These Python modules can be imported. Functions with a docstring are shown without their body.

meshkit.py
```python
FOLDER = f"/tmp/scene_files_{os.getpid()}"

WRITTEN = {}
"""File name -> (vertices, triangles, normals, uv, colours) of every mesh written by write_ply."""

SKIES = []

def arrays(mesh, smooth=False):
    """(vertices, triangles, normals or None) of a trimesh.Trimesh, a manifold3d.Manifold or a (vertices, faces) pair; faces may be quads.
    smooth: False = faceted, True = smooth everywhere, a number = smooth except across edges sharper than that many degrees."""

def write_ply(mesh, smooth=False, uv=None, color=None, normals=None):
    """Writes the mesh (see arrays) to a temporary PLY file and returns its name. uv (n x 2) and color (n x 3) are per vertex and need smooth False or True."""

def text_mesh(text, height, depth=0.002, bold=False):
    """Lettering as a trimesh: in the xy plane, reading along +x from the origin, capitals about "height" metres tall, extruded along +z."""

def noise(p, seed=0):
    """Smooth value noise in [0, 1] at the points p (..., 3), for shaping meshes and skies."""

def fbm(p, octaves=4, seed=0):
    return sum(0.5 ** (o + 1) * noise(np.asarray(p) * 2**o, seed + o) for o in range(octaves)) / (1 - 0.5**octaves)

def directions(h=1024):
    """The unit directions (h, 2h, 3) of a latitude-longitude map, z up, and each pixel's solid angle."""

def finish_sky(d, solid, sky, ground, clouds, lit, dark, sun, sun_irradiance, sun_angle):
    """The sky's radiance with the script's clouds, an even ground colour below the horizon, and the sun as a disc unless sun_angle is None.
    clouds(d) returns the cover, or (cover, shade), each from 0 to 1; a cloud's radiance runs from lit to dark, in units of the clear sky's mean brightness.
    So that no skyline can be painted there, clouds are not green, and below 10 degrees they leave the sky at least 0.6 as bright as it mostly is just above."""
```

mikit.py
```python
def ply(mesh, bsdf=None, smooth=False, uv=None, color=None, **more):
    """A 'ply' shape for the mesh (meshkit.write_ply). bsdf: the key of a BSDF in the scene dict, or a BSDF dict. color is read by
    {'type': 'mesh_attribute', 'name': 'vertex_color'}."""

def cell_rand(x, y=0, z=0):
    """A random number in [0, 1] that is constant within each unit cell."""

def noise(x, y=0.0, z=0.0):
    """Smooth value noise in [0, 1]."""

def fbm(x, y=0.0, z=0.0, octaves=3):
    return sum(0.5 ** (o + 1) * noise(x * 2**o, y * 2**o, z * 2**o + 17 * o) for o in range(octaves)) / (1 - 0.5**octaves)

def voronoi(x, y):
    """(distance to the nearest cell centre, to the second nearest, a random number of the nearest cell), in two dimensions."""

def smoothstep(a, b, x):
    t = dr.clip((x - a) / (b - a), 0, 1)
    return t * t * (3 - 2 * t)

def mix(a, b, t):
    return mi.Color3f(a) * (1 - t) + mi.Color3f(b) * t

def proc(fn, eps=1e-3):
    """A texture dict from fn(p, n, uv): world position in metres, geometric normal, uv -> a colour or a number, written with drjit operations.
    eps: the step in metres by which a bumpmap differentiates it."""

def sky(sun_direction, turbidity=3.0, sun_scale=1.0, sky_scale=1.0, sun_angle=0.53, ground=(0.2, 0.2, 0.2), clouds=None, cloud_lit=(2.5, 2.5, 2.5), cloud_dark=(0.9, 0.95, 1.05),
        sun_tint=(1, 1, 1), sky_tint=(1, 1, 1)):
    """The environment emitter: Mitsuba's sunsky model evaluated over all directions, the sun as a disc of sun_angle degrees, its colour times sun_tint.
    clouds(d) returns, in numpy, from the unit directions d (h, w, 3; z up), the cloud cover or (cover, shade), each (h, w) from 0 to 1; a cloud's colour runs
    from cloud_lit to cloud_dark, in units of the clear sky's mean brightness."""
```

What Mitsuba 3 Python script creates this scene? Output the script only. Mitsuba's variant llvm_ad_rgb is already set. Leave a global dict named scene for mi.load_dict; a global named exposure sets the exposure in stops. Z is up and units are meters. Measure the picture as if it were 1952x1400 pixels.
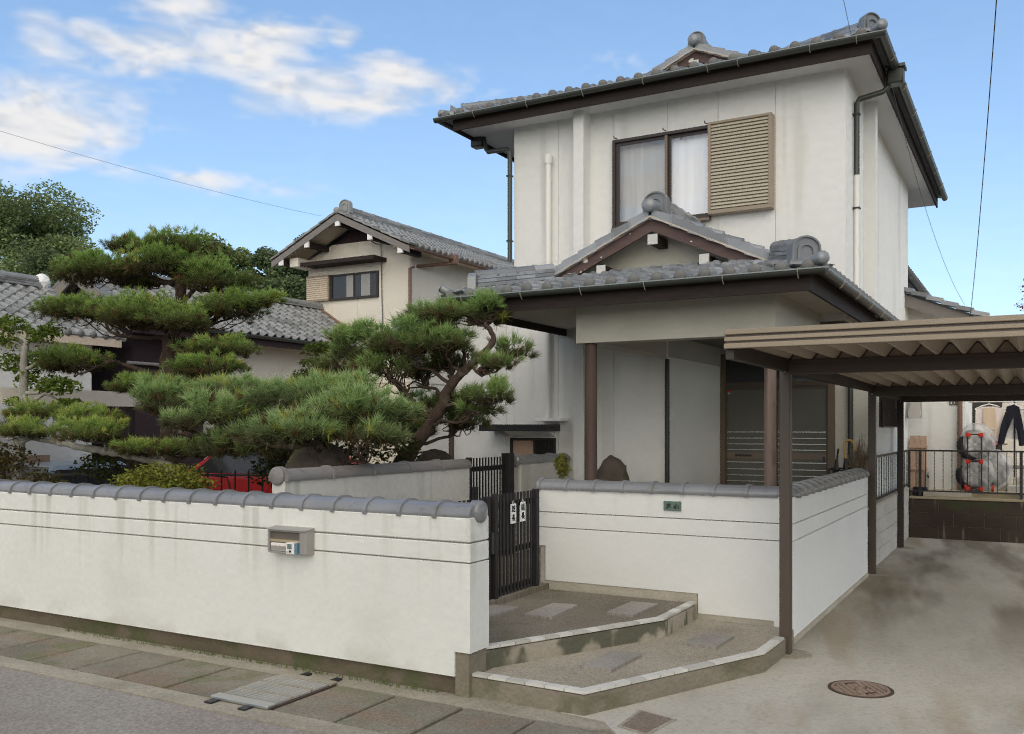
import math, random
import numpy as np, trimesh, manifold3d as mf
from shapely.geometry import Polygon, Point, LineString
from shapely import affinity
import mitsuba as mi, drjit as dr
import mikit, meshkit
from mikit import proc, noise, fbm, smoothstep, mix

T = mi.ScalarTransform4f
rng = np.random.default_rng(11)
scene, labels = {}, {}

# ------------------------------------------------------------------ camera, sky, exposure
YAW = math.radians(29.33)
FWD = np.array([-math.sin(YAW), math.cos(YAW), 0.0])
CAM = np.array([0, 0, 2.05])
scene['camera'] = {'type': 'perspective', 'fov': 57.94, 'fov_axis': 'x', 'near_clip': 0.1, 'far_clip': 2000.0,
                   'principal_point_offset_x': 0.0, 'principal_point_offset_y': -0.0814,
                   'to_world': T().look_at(origin=CAM.tolist(), target=(CAM + FWD).tolist(), up=[0, 0, 1])}

def cloud_cover(d):
    az = np.degrees(np.arctan2(d[..., 1], d[..., 0])); el = np.degrees(np.arcsin(np.clip(d[..., 2], -1, 1)))
    q = np.stack([az * .30, el * .85, az * 0 + 3.0], -1)
    w0 = meshkit.fbm(q * .6, 3, 21); q = q + np.stack([w0 * 2.0, (w0 - .5) * 1.2, w0 * 0], -1)
    wisp = meshkit.fbm(q, 5, 3); fine = meshkit.fbm(q * 3.3, 4, 9)
    band = 0
    for a, e, sa, se, tilt, s in ((140.0, 21.0, 4.6, .85, -.10, .95), (135.6, 21.4, 3.6, 1.35, -.05, 1.0), (139.2, 23.0, 2.6, 1.3, 0, .95), (130.6, 19.6, 5.4, 1.0, -.08, 1.0), (125.6, 20.6, 3.0, .9, .12, .95),
                                  (147.5, 15.8, 4.6, 1.5, -.12, 1.0), (129.6, 22.4, .9, .45, 0, .72), (146.0, 20.6, 1.2, .8, .1, .66), (121.5, 19.0, 2.6, 1.0, .2, .50), (137.5, 14.2, 5.0, .45, .02, .52),
                                  (148, 23.6, 2.6, .6, 0, .75), (112, 21, 2.5, .8, .1, .40), (103, 17, 5, 1.5, .1, .40)):
        x = (az - a) / (sa * 1.12); y = (el - e - tilt * (az - a)) / (se * 1.28)
        band = np.maximum(band, s * np.exp(-(x * x + y * y) ** 1.1 * .6))
    c = np.clip((band + 1.5 * (wisp - .5) * np.clip(band * 3, 0, 1) + .4 * (fine - .5) * np.clip(band * 3, 0, 1) - .25) * 1.25, 0, 1)
    far = np.clip((wisp - .28) * 2.6, 0, .85) * np.clip((np.abs(((az - 119 + 180) % 360) - 180) - 42) / 14, 0, 1)
    veil = (.02 + .20 * np.exp(-np.clip(el, 0, 90) / 10)) * (.75 + .5 * wisp)
    return 1 - (1 - c * .96) * (1 - far) * (1 - np.clip(veil, 0, .6)), np.clip((.56 - fine) * 2.0 + (1 - c) * .25, 0, .75)

scene['sky'] = mikit.sky((0.30, -0.74, 0.45), turbidity=3, sun_scale=0.40, sky_scale=1.5, sun_angle=70, ground=(.25, .24, .22), clouds=cloud_cover,
                         cloud_lit=(1.75, 1.72, 1.70), cloud_dark=(1.20, 1.25, 1.32), sun_tint=(.915, .99, 1.13), sky_tint=(.92, .955, 1.03))
exposure = 2.10

# ------------------------------------------------------------------ materials
def mat(name, color, rough=.6, spec=.4, metal=0.0, bump=None, **more):
    b = {'type': 'principled', 'base_color': color if isinstance(color, dict) else {'type': 'rgb', 'value': list(color)}, 'roughness': rough, 'specular': spec, 'metallic': metal, **more}
    if bump:
        b = {'type': 'bumpmap', 'bump': proc(bump[0], eps=bump[2] if len(bump) > 2 else 2e-3), 'scale': bump[1], 'bsdf': b}
    scene['mat_' + name] = {'type': 'twosided', 'bsdf': b}
    return name

def grain3(p, s): return fbm(p.x * s, p.y * s, p.z * s, 3)

def f_wall(p, n, uv):       # boundary wall render: pale warm white, rain streaks below the coping, faint grime patches
    a = p.x + p.y * .9
    streak = smoothstep(.52, .80, fbm(a * 9, p.z * .55, 1.0, 3)) * smoothstep(.45, 1.3, p.z)
    patch = smoothstep(.5, .85, fbm(a * 1.3, p.z * 2.0, 4.0, 3))
    low = smoothstep(.40, .12, p.z) * smoothstep(.45, .75, fbm(a * 3, p.z * 4, 8., 3))
    c = mix((.61, .62, .575), (.675, .68, .65), grain3(p, 1.1))
    c = mix(c, (.36, .36, .30), streak * .42 + patch * .16)
    c = mix(c, (.42, .42, .36), low * .45)
    return c * (.94 + .12 * grain3(p, 22.))
def f_wall2(p, n, uv):      # cleaner repainted wall
    a = p.x + p.y
    c = mix((.64, .65, .63), (.69, .695, .675), grain3(p, 1.3))
    c = mix(c, (.48, .48, .44), smoothstep(.6, .85, fbm(a * 8, p.z * .7, 2.0, 3)) * .18 * smoothstep(.5, 1.4, p.z))
    return c * (.96 + .08 * grain3(p, 25.))
def b_wall(p, n, uv): return fbm(p.x * 55 + 3, p.y * 55, p.z * 80, 2)
mat('stucco_streaked', proc(f_wall), .9, .2, bump=(b_wall, .006, 4e-3))
mat('stucco_clean', proc(f_wall2), .9, .2, bump=(b_wall, .005, 4e-3))
def f_inner(p, n, uv):
    a = p.x + p.y
    c = mix((.50, .49, .45), (.58, .57, .53), grain3(p, 1.4))
    c = mix(c, (.33, .33, .28), smoothstep(.5, .8, fbm(a * 7, p.z * .6, 5.0, 3)) * .6)
    return c * (.92 + .16 * grain3(p, 20.))
mat('stucco_grey', proc(f_inner), .92, .15, bump=(b_wall, .005, 4e-3))
def f_siding(p, n, uv):
    a = p.x + p.y
    c = mix((.66, .668, .645), (.715, .722, .705), fbm(a * .8, p.z * .5, p.y * .3, 3))
    c = mix(c, (.43, .42, .37), smoothstep(.58, .88, fbm(a * 5, p.z * .35, 7.0, 3)) * .34)
    return c * (.95 + .10 * grain3(p, 14.))
def b_siding(p, n, uv): return fbm(p.x * 30, p.y * 30, p.z * 95, 2)
mat('siding', proc(f_siding), .85, .25, bump=(b_siding, .0028, 4e-3))
def f_cream(p, n, uv):
    a = p.x + p.y
    c = mix((.66, .625, .545), (.72, .685, .605), fbm(a * .7, p.z * .6, p.y * .3, 3))
    return mix(c, (.48, .45, .38), smoothstep(.6, .9, fbm(a * 4, p.z * .5, 3.0, 3)) * .35)
mat('siding_cream', proc(f_cream), .9, .2)
mat('stucco_entry', proc(lambda p, n, uv: mix((.60, .59, .53), (.66, .65, .59), grain3(p, 1.6)) * (.90 + .2 * grain3(p, 45.))), .92, .15, bump=(b_wall, .006, 4e-3))
mat('soffit_white', (.60, .605, .60), .8, .2)
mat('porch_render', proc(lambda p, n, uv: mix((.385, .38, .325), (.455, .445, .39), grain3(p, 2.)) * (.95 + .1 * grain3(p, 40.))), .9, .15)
mat('soffit_tan', (.58, .49, .385), .8, .2)
mat('joint_dark', (.16, .155, .14), .9, .1)
mat('groove_dark', (.20, .195, .175), .95, .1)

def tile_col(base, k):
    def f(p, n, uv):
        c = mix([v * .80 for v in base], [v * 1.18 for v in base], fbm(p.x * 3.5 + k, p.y * 3.5, p.z * 3.5, 3))
        return mix(c, (.12, .115, .085), smoothstep(.60, .82, fbm(p.x * 14, p.y * 14 + k, p.z * 14, 3)) * .5)
    return proc(f)
mat('tile_silver', tile_col((.19, .205, .222), 0.), .30, .8)
mat('tile_silver_dark', tile_col((.14, .15, .163), 5.), .36, .7)
mat('tile_silver_light', tile_col((.245, .26, .278), 9.), .27, .8)
mat('tile_end', tile_col((.15, .15, .145), 6.), .6, .4)
mat('tile_weathered', tile_col((.265, .272, .27), 3.), .5, .4)
mat('tile_weathered_dark', tile_col((.18, .182, .178), 7.), .55, .35)
mat('coping_grey', tile_col((.185, .19, .198), 2.), .26, .8)
mat('coping_old', tile_col((.20, .19, .185), 4.), .7, .3)
TILE3 = ['tile_silver', 'tile_silver_dark', 'tile_silver_light']
TILEW = ['tile_weathered', 'tile_weathered_dark', 'tile_weathered']

mat('black_metal', (.020, .020, .022), .45, .5)
mat('gate_black', (.017, .015, .016), .6, .4)
mat('gutter_dark', (.040, .045, .040), .38, .5)
mat('lip_grey', (.20, .24, .24), .35, .5)
mat('hook_metal', (.30, .28, .21), .6, .4)
mat('fascia_brown', proc(lambda p, n, uv: mix((.018, .013, .012), (.034, .024, .021), fbm(p.x * 6, p.y * 6, p.z * 30, 2))), .7, .3)
def f_barge(p, n, uv):
    c = mix((.075, .05, .046), (.115, .078, .072), fbm(p.x * 5, p.y * 5, p.z * 22, 3))
    return mix(c, (.62, .60, .57), smoothstep(.70, .74, fbm(p.x * 9 + 2.2, p.y * 7, p.z * 12, 3)))
mat('barge_paint', proc(f_barge), .75, .3)
mat('barge_grey', (.20, .185, .175), .8, .3)
mat('bronze', (.070, .052, .040), .42, .5)
mat('bronze_light', (.155, .115, .085), .40, .5)
mat('bronze_dark', (.030, .022, .019), .45, .45)
mat('beige_alu', proc(lambda p, n, uv: mix((.235, .19, .135), (.28, .23, .165), fbm(p.x * 1.2, p.y * 3, p.z * 9, 2))), .40, .5)
mat('beige_sheet', proc(lambda p, n, uv: mix((.35, .275, .205), (.415, .33, .25), fbm(p.x * 1.3, p.y * .9, 0., 3))), .5, .4)
mat('shutter_beige', (.40, .365, .29), .45, .45)
mat('shutter_frame', (.26, .21, .155), .45, .45)
def f_post(p, n, uv):
    g = fbm(p.x * 40, p.y * 40, p.z * 1.6, 3)
    c = mix((.12, .088, .074), (.235, .18, .15), g)
    return mix(c, (.05, .038, .033), smoothstep(.55, .85, fbm(p.x * 12, p.y * 12, p.z * 3.5, 3)) * .6)
mat('post_wood', proc(f_post), .75, .25)
mat('post_wood_dark', proc(lambda p, n, uv: mix((.055, .042, .036), (.12, .085, .072), fbm(p.x * 40, p.y * 40, p.z * 1.6, 3))), .8, .2)
mat('door_bronze', (.135, .098, .062), .42, .5)
mat('old_wood', proc(lambda p, n, uv: mix((.36, .24, .17), (.52, .38, .29), fbm(p.x * 60, p.y * 40, p.z * 2.2, 3))), .85, .2)

def stains(p):
    a = fbm(p.x * 1.1 + 3, p.y * .55, 0., 4); b = fbm(p.x * 2.4, p.y * 1.2 + 8, 3., 4)
    return a, b
def f_drive(p, n, uv):
    a, b = stains(p)
    c = mix((.355, .33, .275), (.445, .425, .37), b)
    c = mix(c, (.17, .155, .125), smoothstep(.44, .74, a) * .55)
    c = mix(c, (.30, .24, .16), smoothstep(.55, .72, fbm(p.x * 2.2 + .5 * p.y, p.y * .45, 11., 3)) * .5)
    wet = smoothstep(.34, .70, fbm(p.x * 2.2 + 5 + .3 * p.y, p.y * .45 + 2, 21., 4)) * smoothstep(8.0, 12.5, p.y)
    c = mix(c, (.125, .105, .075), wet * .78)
    sp = smoothstep(.72, .80, noise(p.x * 30, p.y * 30, 2.)) * .12
    return mix(c, (.12, .11, .09), sp) * (.90 + .20 * fbm(p.x * 55, p.y * 55, 1., 2))
mat('drive_concrete', proc(f_drive), .85, .25, bump=(lambda p, n, uv: fbm(p.x * 70, p.y * 70, 0., 2), .004, 3e-3))
def f_asphalt(p, n, uv):
    c = mix((.195, .175, .155), (.28, .255, .225), fbm(p.x * .9, p.y * .9, 0., 3))
    c = mix(c, (.27, .26, .23), smoothstep(.55, .8, fbm(p.x * .5 + 7, p.y * 1.1, 4., 3)) * .5)
    return c * (.68 + .64 * fbm(p.x * 60, p.y * 60, 2., 2))
mat('asphalt', proc(f_asphalt), .9, .2, bump=(lambda p, n, uv: fbm(p.x * 80, p.y * 80, 0., 2), .006, 3e-3))
def f_slab(p, n, uv):
    c = mix((.125, .115, .09), (.235, .215, .175), fbm(p.x * 1.6, p.y * 2., p.z, 3))
    moss = smoothstep(.50, .75, fbm(p.x * 3.2 + 1, p.y * 3.2, 6., 4)) * smoothstep(-3., -5.5, p.x)
    c = mix(c, (.12, .125, .06), moss * .65)
    c = mix(c, (.20, .14, .10), smoothstep(.55, .8, fbm(p.x * 2.1 + 9, p.y * 4, 2., 3)) * .5)
    return c * (.70 + .60 * fbm(p.x * 75, p.y * 75, 3., 2))
mat('slab_concrete', proc(f_slab), .95, .15, bump=(lambda p, n, uv: fbm(p.x * 70, p.y * 70, 0., 2), .006, 3e-3))
mat('kerb_concrete', proc(lambda p, n, uv: mix((.22, .20, .155), (.32, .295, .24), fbm(p.x * 3, p.y * 6, 0., 3)) * (.72 + .56 * fbm(p.x * 70, p.y * 70, 5., 2))), .95, .15)
def f_plinth(p, n, uv):
    c = mix((.085, .07, .05), (.17, .14, .105), fbm((p.x + p.y) * 2.4, p.z * 5, 0., 3))
    c = mix(c, (.07, .085, .035), smoothstep(.55, .8, fbm((p.x + p.y) * 3.5, p.z * 6, 8., 3)) * .7)
    return c * (.75 + .5 * grain3(p, 45.))
mat('plinth_dark', proc(f_plinth), .95, .1, bump=(lambda p, n, uv: grain3(p, 40.), .008, 3e-3))
mat('plinth_light', proc(lambda p, n, uv: mix((.33, .305, .25), (.45, .42, .355), fbm((p.x + p.y) * 3, p.z * 5, 0., 3)) * (.8 + .4 * grain3(p, 50.))), .95, .1)
def f_step(p, n, uv):
    c = mix((.25, .22, .175), (.37, .34, .28), fbm((p.x - p.y) * 2.5, p.z * 4, 0., 3))
    c = mix(c, (.07, .075, .05), smoothstep(.44, .60, fbm((p.x - p.y) * 9, p.z * 3.0, 4., 4) + .25 * (p.z - .24)) * .85)
    return c * (.78 + .44 * grain3(p, 50.))
mat('step_mossy', proc(f_step), .95, .1)
def f_step2(p, n, uv):
    c = mix((.16, .14, .105), (.25, .225, .18), fbm((p.x - p.y) * 2.5, p.z * 6, 0., 3))
    c = mix(c, (.10, .105, .06), smoothstep(.55, .75, fbm((p.x - p.y) * 4, p.z * 5, 4., 4)) * .6)
    return c * (.75 + .5 * grain3(p, 50.))
mat('step_plain', proc(f_step2), .95, .1)
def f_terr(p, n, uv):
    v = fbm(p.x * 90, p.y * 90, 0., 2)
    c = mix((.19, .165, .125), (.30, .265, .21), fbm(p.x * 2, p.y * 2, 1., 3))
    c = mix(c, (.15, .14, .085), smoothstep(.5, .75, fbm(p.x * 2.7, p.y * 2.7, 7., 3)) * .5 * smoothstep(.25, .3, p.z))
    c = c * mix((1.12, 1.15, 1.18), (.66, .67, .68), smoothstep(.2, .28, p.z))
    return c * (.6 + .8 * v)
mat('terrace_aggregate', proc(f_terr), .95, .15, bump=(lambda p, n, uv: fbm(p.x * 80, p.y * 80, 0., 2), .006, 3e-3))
mat('stone_slab', proc(lambda p, n, uv: mix((.19, .175, .155), (.30, .28, .25), fbm(p.x * 4, p.y * 4, 0., 3)) * (.65 + .7 * fbm(p.x * 110, p.y * 110, 3., 2))), .9, .2)
mat('nosing_tile_dull', proc(lambda p, n, uv: mix((.38, .37, .325), (.48, .47, .43), fbm(p.x * 9, p.y * 9, 4., 2))), .6, .4)
mat('nosing_tile', proc(lambda p, n, uv: mix((.49, .48, .435), (.60, .59, .55), fbm(p.x * 9, p.y * 9, 0., 2))), .6, .4)
mat('block_light', proc(lambda p, n, uv: mix((.36, .345, .315), (.46, .45, .42), fbm(p.y * 3, p.z * 4, p.x, 3)) * (.85 + .3 * grain3(p, 40.))), .95, .1)
def f_blockd(p, n, uv):
    c = mix((.038, .028, .023), (.075, .057, .048), fbm(p.x * 2, p.z * 4, 0., 3))
    c = mix(c, (.24, .22, .19), smoothstep(.70, .84, fbm(p.x * 13, p.z * 1.3, 3., 3)) * .4)
    return mix(c, (.055, .075, .035), smoothstep(.5, .75, fbm(p.x * 1.7, p.z * 3, 9., 3)) * .6)
mat('block_dark', proc(f_blockd), .95, .1)
mat('yard_soil', proc(lambda p, n, uv: mix((.28, .24, .15), (.40, .35, .26), fbm(p.x * 2.5, p.y * 2.5, 0., 3))), .95, .1)
mat('garden_soil', proc(lambda p, n, uv: mix((.07, .055, .035), (.12, .10, .06), fbm(p.x * 3, p.y * 3, 0., 3))), .95, .1)
mat('ground_earth', proc(lambda p, n, uv: mix((.14, .13, .09), (.22, .20, .15), fbm(p.x * .3, p.y * .3, 0., 3))), .95, .1)
def f_rock(p, n, uv):
    c = mix((.05, .041, .034), (.13, .107, .088), grain3(p, 7.))
    return mix(c, (.09, .10, .045), smoothstep(.5, .75, grain3(p, 3.3)) * .6)
mat('rock', proc(f_rock), .95, .1, bump=(lambda p, n, uv: grain3(p, 25.), .02, 4e-3))
def f_bark(p, n, uv):
    c = mix((.045, .032, .026), (.13, .095, .075), fbm(p.x * 22, p.y * 22, p.z * 9, 3))
    return mix(c, (.22, .22, .18), smoothstep(.62, .8, grain3(p, 6.)) * .5)
mat('bark', proc(lambda p, n, uv: f_bark(p, n, uv) * .75), .95, .1, bump=(lambda p, n, uv: fbm(p.x * 30, p.y * 30, p.z * 14, 2), .015, 4e-3))
mat('bark_pale', proc(lambda p, n, uv: mix((.17, .165, .14), (.34, .33, .28), fbm(p.x * 14, p.y * 14, p.z * 8, 3))), .95, .1)
scene['mat_needles'] = {'type': 'principledthin', 'base_color': {'type': 'mesh_attribute', 'name': 'vertex_color'}, 'roughness': .5, 'diff_trans': .8, 'spec_trans': 0.0}
scene['mat_leaves'] = {'type': 'principledthin', 'base_color': {'type': 'mesh_attribute', 'name': 'vertex_color'}, 'roughness': .5, 'diff_trans': .7, 'spec_trans': 0.0}
scene['mat_pane'] = {'type': 'thindielectric', 'int_ior': 1.5}
def b_frost(p, n, uv): return fbm(p.x * 140, p.y * 140, p.z * 140, 2)
mat('door_glass', (.095, .095, .08), .22, .6, bump=(b_frost, .0045, 2e-3))
mat('glass_dark', (.03, .032, .035), .08, .6)
mat('curtain_grey', proc(lambda p, n, uv: mix((.40, .40, .385), (.50, .50, .48), fbm(p.x * 20, p.z * 1.0, 0., 2))), .9, .1)
mat('curtain_white', proc(lambda p, n, uv: mix((.80, .82, .85), (.88, .89, .91), fbm(p.x * 14, p.z * 1.0, 0., 2))), .9, .1)
mat('white_pvc', (.72, .715, .68), .45, .4)
mat('cap_white', (.50, .50, .48), .7, .2)
mat('white_paint', (.78, .78, .76), .5, .4)
mat('pipe_brown', (.17, .10, .072), .5, .4)
mat('steel', (.52, .52, .50), .35, .5, .85)
mat('galv', proc(lambda p, n, uv: mix((.34, .34, .31), (.46, .455, .42), fbm(p.x * 8, p.y * 8, 0., 3))), .5, .5, .35)
mat('iron_cover', proc(lambda p, n, uv: mix((.21, .15, .115), (.30, .225, .175), fbm(p.x * 9, p.y * 9, 0., 3)) * (.8 + .4 * noise(p.x * 90, p.y * 90))), .75, .4)
mat('iron_groove', (.075, .055, .045), .9, .2)
mat('cover_aggregate', proc(lambda p, n, uv: mix((.15, .12, .095), (.22, .18, .145), noise(p.x * 60, p.y * 60))), .9, .2)
mat('red_paint', (.42, .012, .014), .25, .5, clearcoat=.7)
mat('silver_paint', (.42, .52, .62), .3, .5, .3, clearcoat=.5)
mat('rubber', (.022, .022, .023), .7, .3)
mat('plastic_red', (.55, .035, .02), .45, .4)
mat('denim_dark', (.016, .017, .026), .85, .2)
mat('cloth_beige', (.62, .50, .37), .9, .1)
mat('cloth_pink', (.74, .66, .64), .9, .1)
mat('cloth_white', (.74, .73, .72), .9, .1)
mat('cloth_yellow', (.65, .50, .22), .9, .1)
mat('trim_pink', (.60, .25, .28), .9, .1)
mat('film', (.80, .81, .81), .3, .5, spec_trans=0.0)
scene['mat_plastic_film'] = {'type': 'blendbsdf', 'weight': proc(lambda p, n, uv: mi.Float(.24 + .26 * smoothstep(.30, .80, fbm(p.x * 14 + p.z * 5, p.y * 9, p.z * 7, 3)))), 'a': {'type': 'thindielectric', 'int_ior': 1.5}, 'b': {'type': 'ref', 'id': 'mat_film'}}
mat('box_grey', (.34, .325, .30), .45, .5, .4)
mat('box_inside', (.13, .115, .10), .6, .3)
mat('box_brass', (.40, .33, .22), .4, .5, .3)
mat('box_white', (.66, .64, .60), .5, .4)
mat('box_blue', (.10, .19, .25), .4, .4)
mat('lens_grey', (.13, .17, .17), .15, .6)
mat('plate_green', proc(lambda p, n, uv: mix((.075, .13, .11), (.13, .19, .15), fbm(p.x * 30, p.z * 30, 0., 3))), .35, .5)
mat('ink', (.02, .02, .022), .7, .2)
mat('sign_white', (.74, .77, .76), .5, .4)
mat('umbrella_cane', (.62, .37, .09), .35, .5)
mat('dry_straw', proc(lambda p, n, uv: mix((.22, .17, .12), (.36, .29, .21), grain3(p, 30.))), .9, .1)
mat('wire_black', (.09, .10, .12), .6, .3)
mat('tarp_navy', (.018, .020, .035), .6, .3)
mat('rope_straw', (.42, .33, .19), .9, .1)
mat('white_fascia', (.78, .72, .61), .6, .3)
mat('purple_dark', (.045, .03, .035), .8, .2)

# ------------------------------------------------------------------ helpers
class MB:
    def __init__(s): s.v, s.f, s.n = [], [], 0
    def add(s, v, f=None):
        if f is None:
            if hasattr(v, 'to_mesh'): m = v.to_mesh(); v, f = m.vert_properties[:, :3], m.tri_verts
            else: v, f = v.vertices, v.faces
        v = np.asarray(v, float); f = np.asarray(f, int)
        if f.shape[1] == 4: f = np.vstack([f[:, [0, 1, 2]], f[:, [0, 2, 3]]])
        s.v.append(v); s.f.append(f + s.n); s.n += len(v); return s
    def box(s, x0, x1, y0, y1, z0, z1, c=0): return s.add(*boxm(x0, x1, y0, y1, z0, z1, c))
    def mesh(s): return trimesh.Trimesh(np.vstack(s.v), np.vstack(s.f), process=False)

CUBV = np.array([[x, y, z] for x in (0, 1) for y in (0, 1) for z in (0, 1)], float)
CUBF = np.array([[0, 1, 3], [0, 3, 2], [4, 6, 7], [4, 7, 5], [0, 4, 5], [0, 5, 1], [2, 3, 7], [2, 7, 6], [0, 2, 6], [0, 6, 4], [1, 5, 7], [1, 7, 3]])
def boxm(x0, x1, y0, y1, z0, z1, c=0):
    lo = np.array([min(x0, x1), min(y0, y1), min(z0, z1)]); hi = np.array([max(x0, x1), max(y0, y1), max(z0, z1)])
    if c <= 0: return lo + CUBV * (hi - lo), CUBF
    c = min(c, (hi - lo).min() * .3); pts = []
    for k in range(8):
        p = lo + CUBV[k] * (hi - lo); sg = 1 - 2 * CUBV[k]
        for a in range(3):
            q = p + c * sg; q[a] = p[a]; pts.append(q)
    m = mf.Manifold.hull_points(np.array(pts)).to_mesh()
    return m.vert_properties[:, :3].astype(float), m.tri_verts.astype(int)
def box(*a, c=0): v, f = boxm(*a, c); return trimesh.Trimesh(v, f, process=False)
def extr(poly, h): return trimesh.creation.extrude_polygon(poly, h, engine='earcut')
def prism(poly, axis, a, b):
    """polygon in the plane across the axis (x: (y,z); y: (x,z); z: (x,y)) extruded from a to b."""
    poly = poly if hasattr(poly, 'exterior') else Polygon(poly)
    m = extr(poly, b - a); v = m.vertices.copy(); f = m.faces
    if axis == 'x': v = np.stack([v[:, 2] + a, v[:, 0], v[:, 1]], 1)
    elif axis == 'y': v = np.stack([v[:, 0], v[:, 2] + a, v[:, 1]], 1); f = f[:, ::-1]
    else: v[:, 2] += a
    return trimesh.Trimesh(v, f, process=False)
def tube(path, rad, n=8, cap=True):
    p = np.asarray(path, float); r = np.broadcast_to(np.asarray(rad, float), (len(p),))
    t = np.gradient(p, axis=0) if len(p) > 2 else np.repeat((p[1:] - p[:1]), 2, 0)
    t /= np.linalg.norm(t, axis=1, keepdims=True) + 1e-12
    u = np.cross(t[0], [0, 0, 1.0] if abs(t[0][2]) < .9 else [1.0, 0, 0]); u /= np.linalg.norm(u)
    ang = np.arange(n) * 2 * np.pi / n; V = []
    for i in range(len(p)):
        u = u - t[i] * (u @ t[i]); u /= np.linalg.norm(u); w = np.cross(t[i], u)
        V.append(p[i] + r[i] * (np.cos(ang)[:, None] * u + np.sin(ang)[:, None] * w))
    V = np.vstack(V); i, j = np.meshgrid(np.arange(len(p) - 1), np.arange(n), indexing='ij')
    q = np.stack([i * n + j, i * n + (j + 1) % n, (i + 1) * n + (j + 1) % n, (i + 1) * n + j], -1).reshape(-1, 4)
    F = np.vstack([q[:, [0, 1, 2]], q[:, [0, 2, 3]]])
    if cap:
        k = len(V); V = np.vstack([V, p[0], p[-1]]); jj = np.arange(n); o = (len(p) - 1) * n
        F = np.vstack([F, np.stack([jj * 0 + k, (jj + 1) % n, jj], 1), np.stack([jj * 0 + k + 1, o + jj, o + (jj + 1) % n], 1)])
    return trimesh.Trimesh(V, F, process=False)
def rod(p0, p1, r, n=8): return tube([p0, p1], r, n)
def bar(p0, p1, w, h, up=(0, 0, 1)):
    """rectangular bar between two points: w across, h along 'up'."""
    p0, p1 = np.asarray(p0, float), np.asarray(p1, float); t = p1 - p0; L = np.linalg.norm(t); t /= L
    s_ = np.cross(t, up); s_ /= np.linalg.norm(s_); q = np.cross(s_, t)
    v = (CUBV - [0, .5, .5]) * [L, w, h]
    return trimesh.Trimesh(p0 + v @ np.stack([t, s_, q]), CUBF, process=False)
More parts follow.
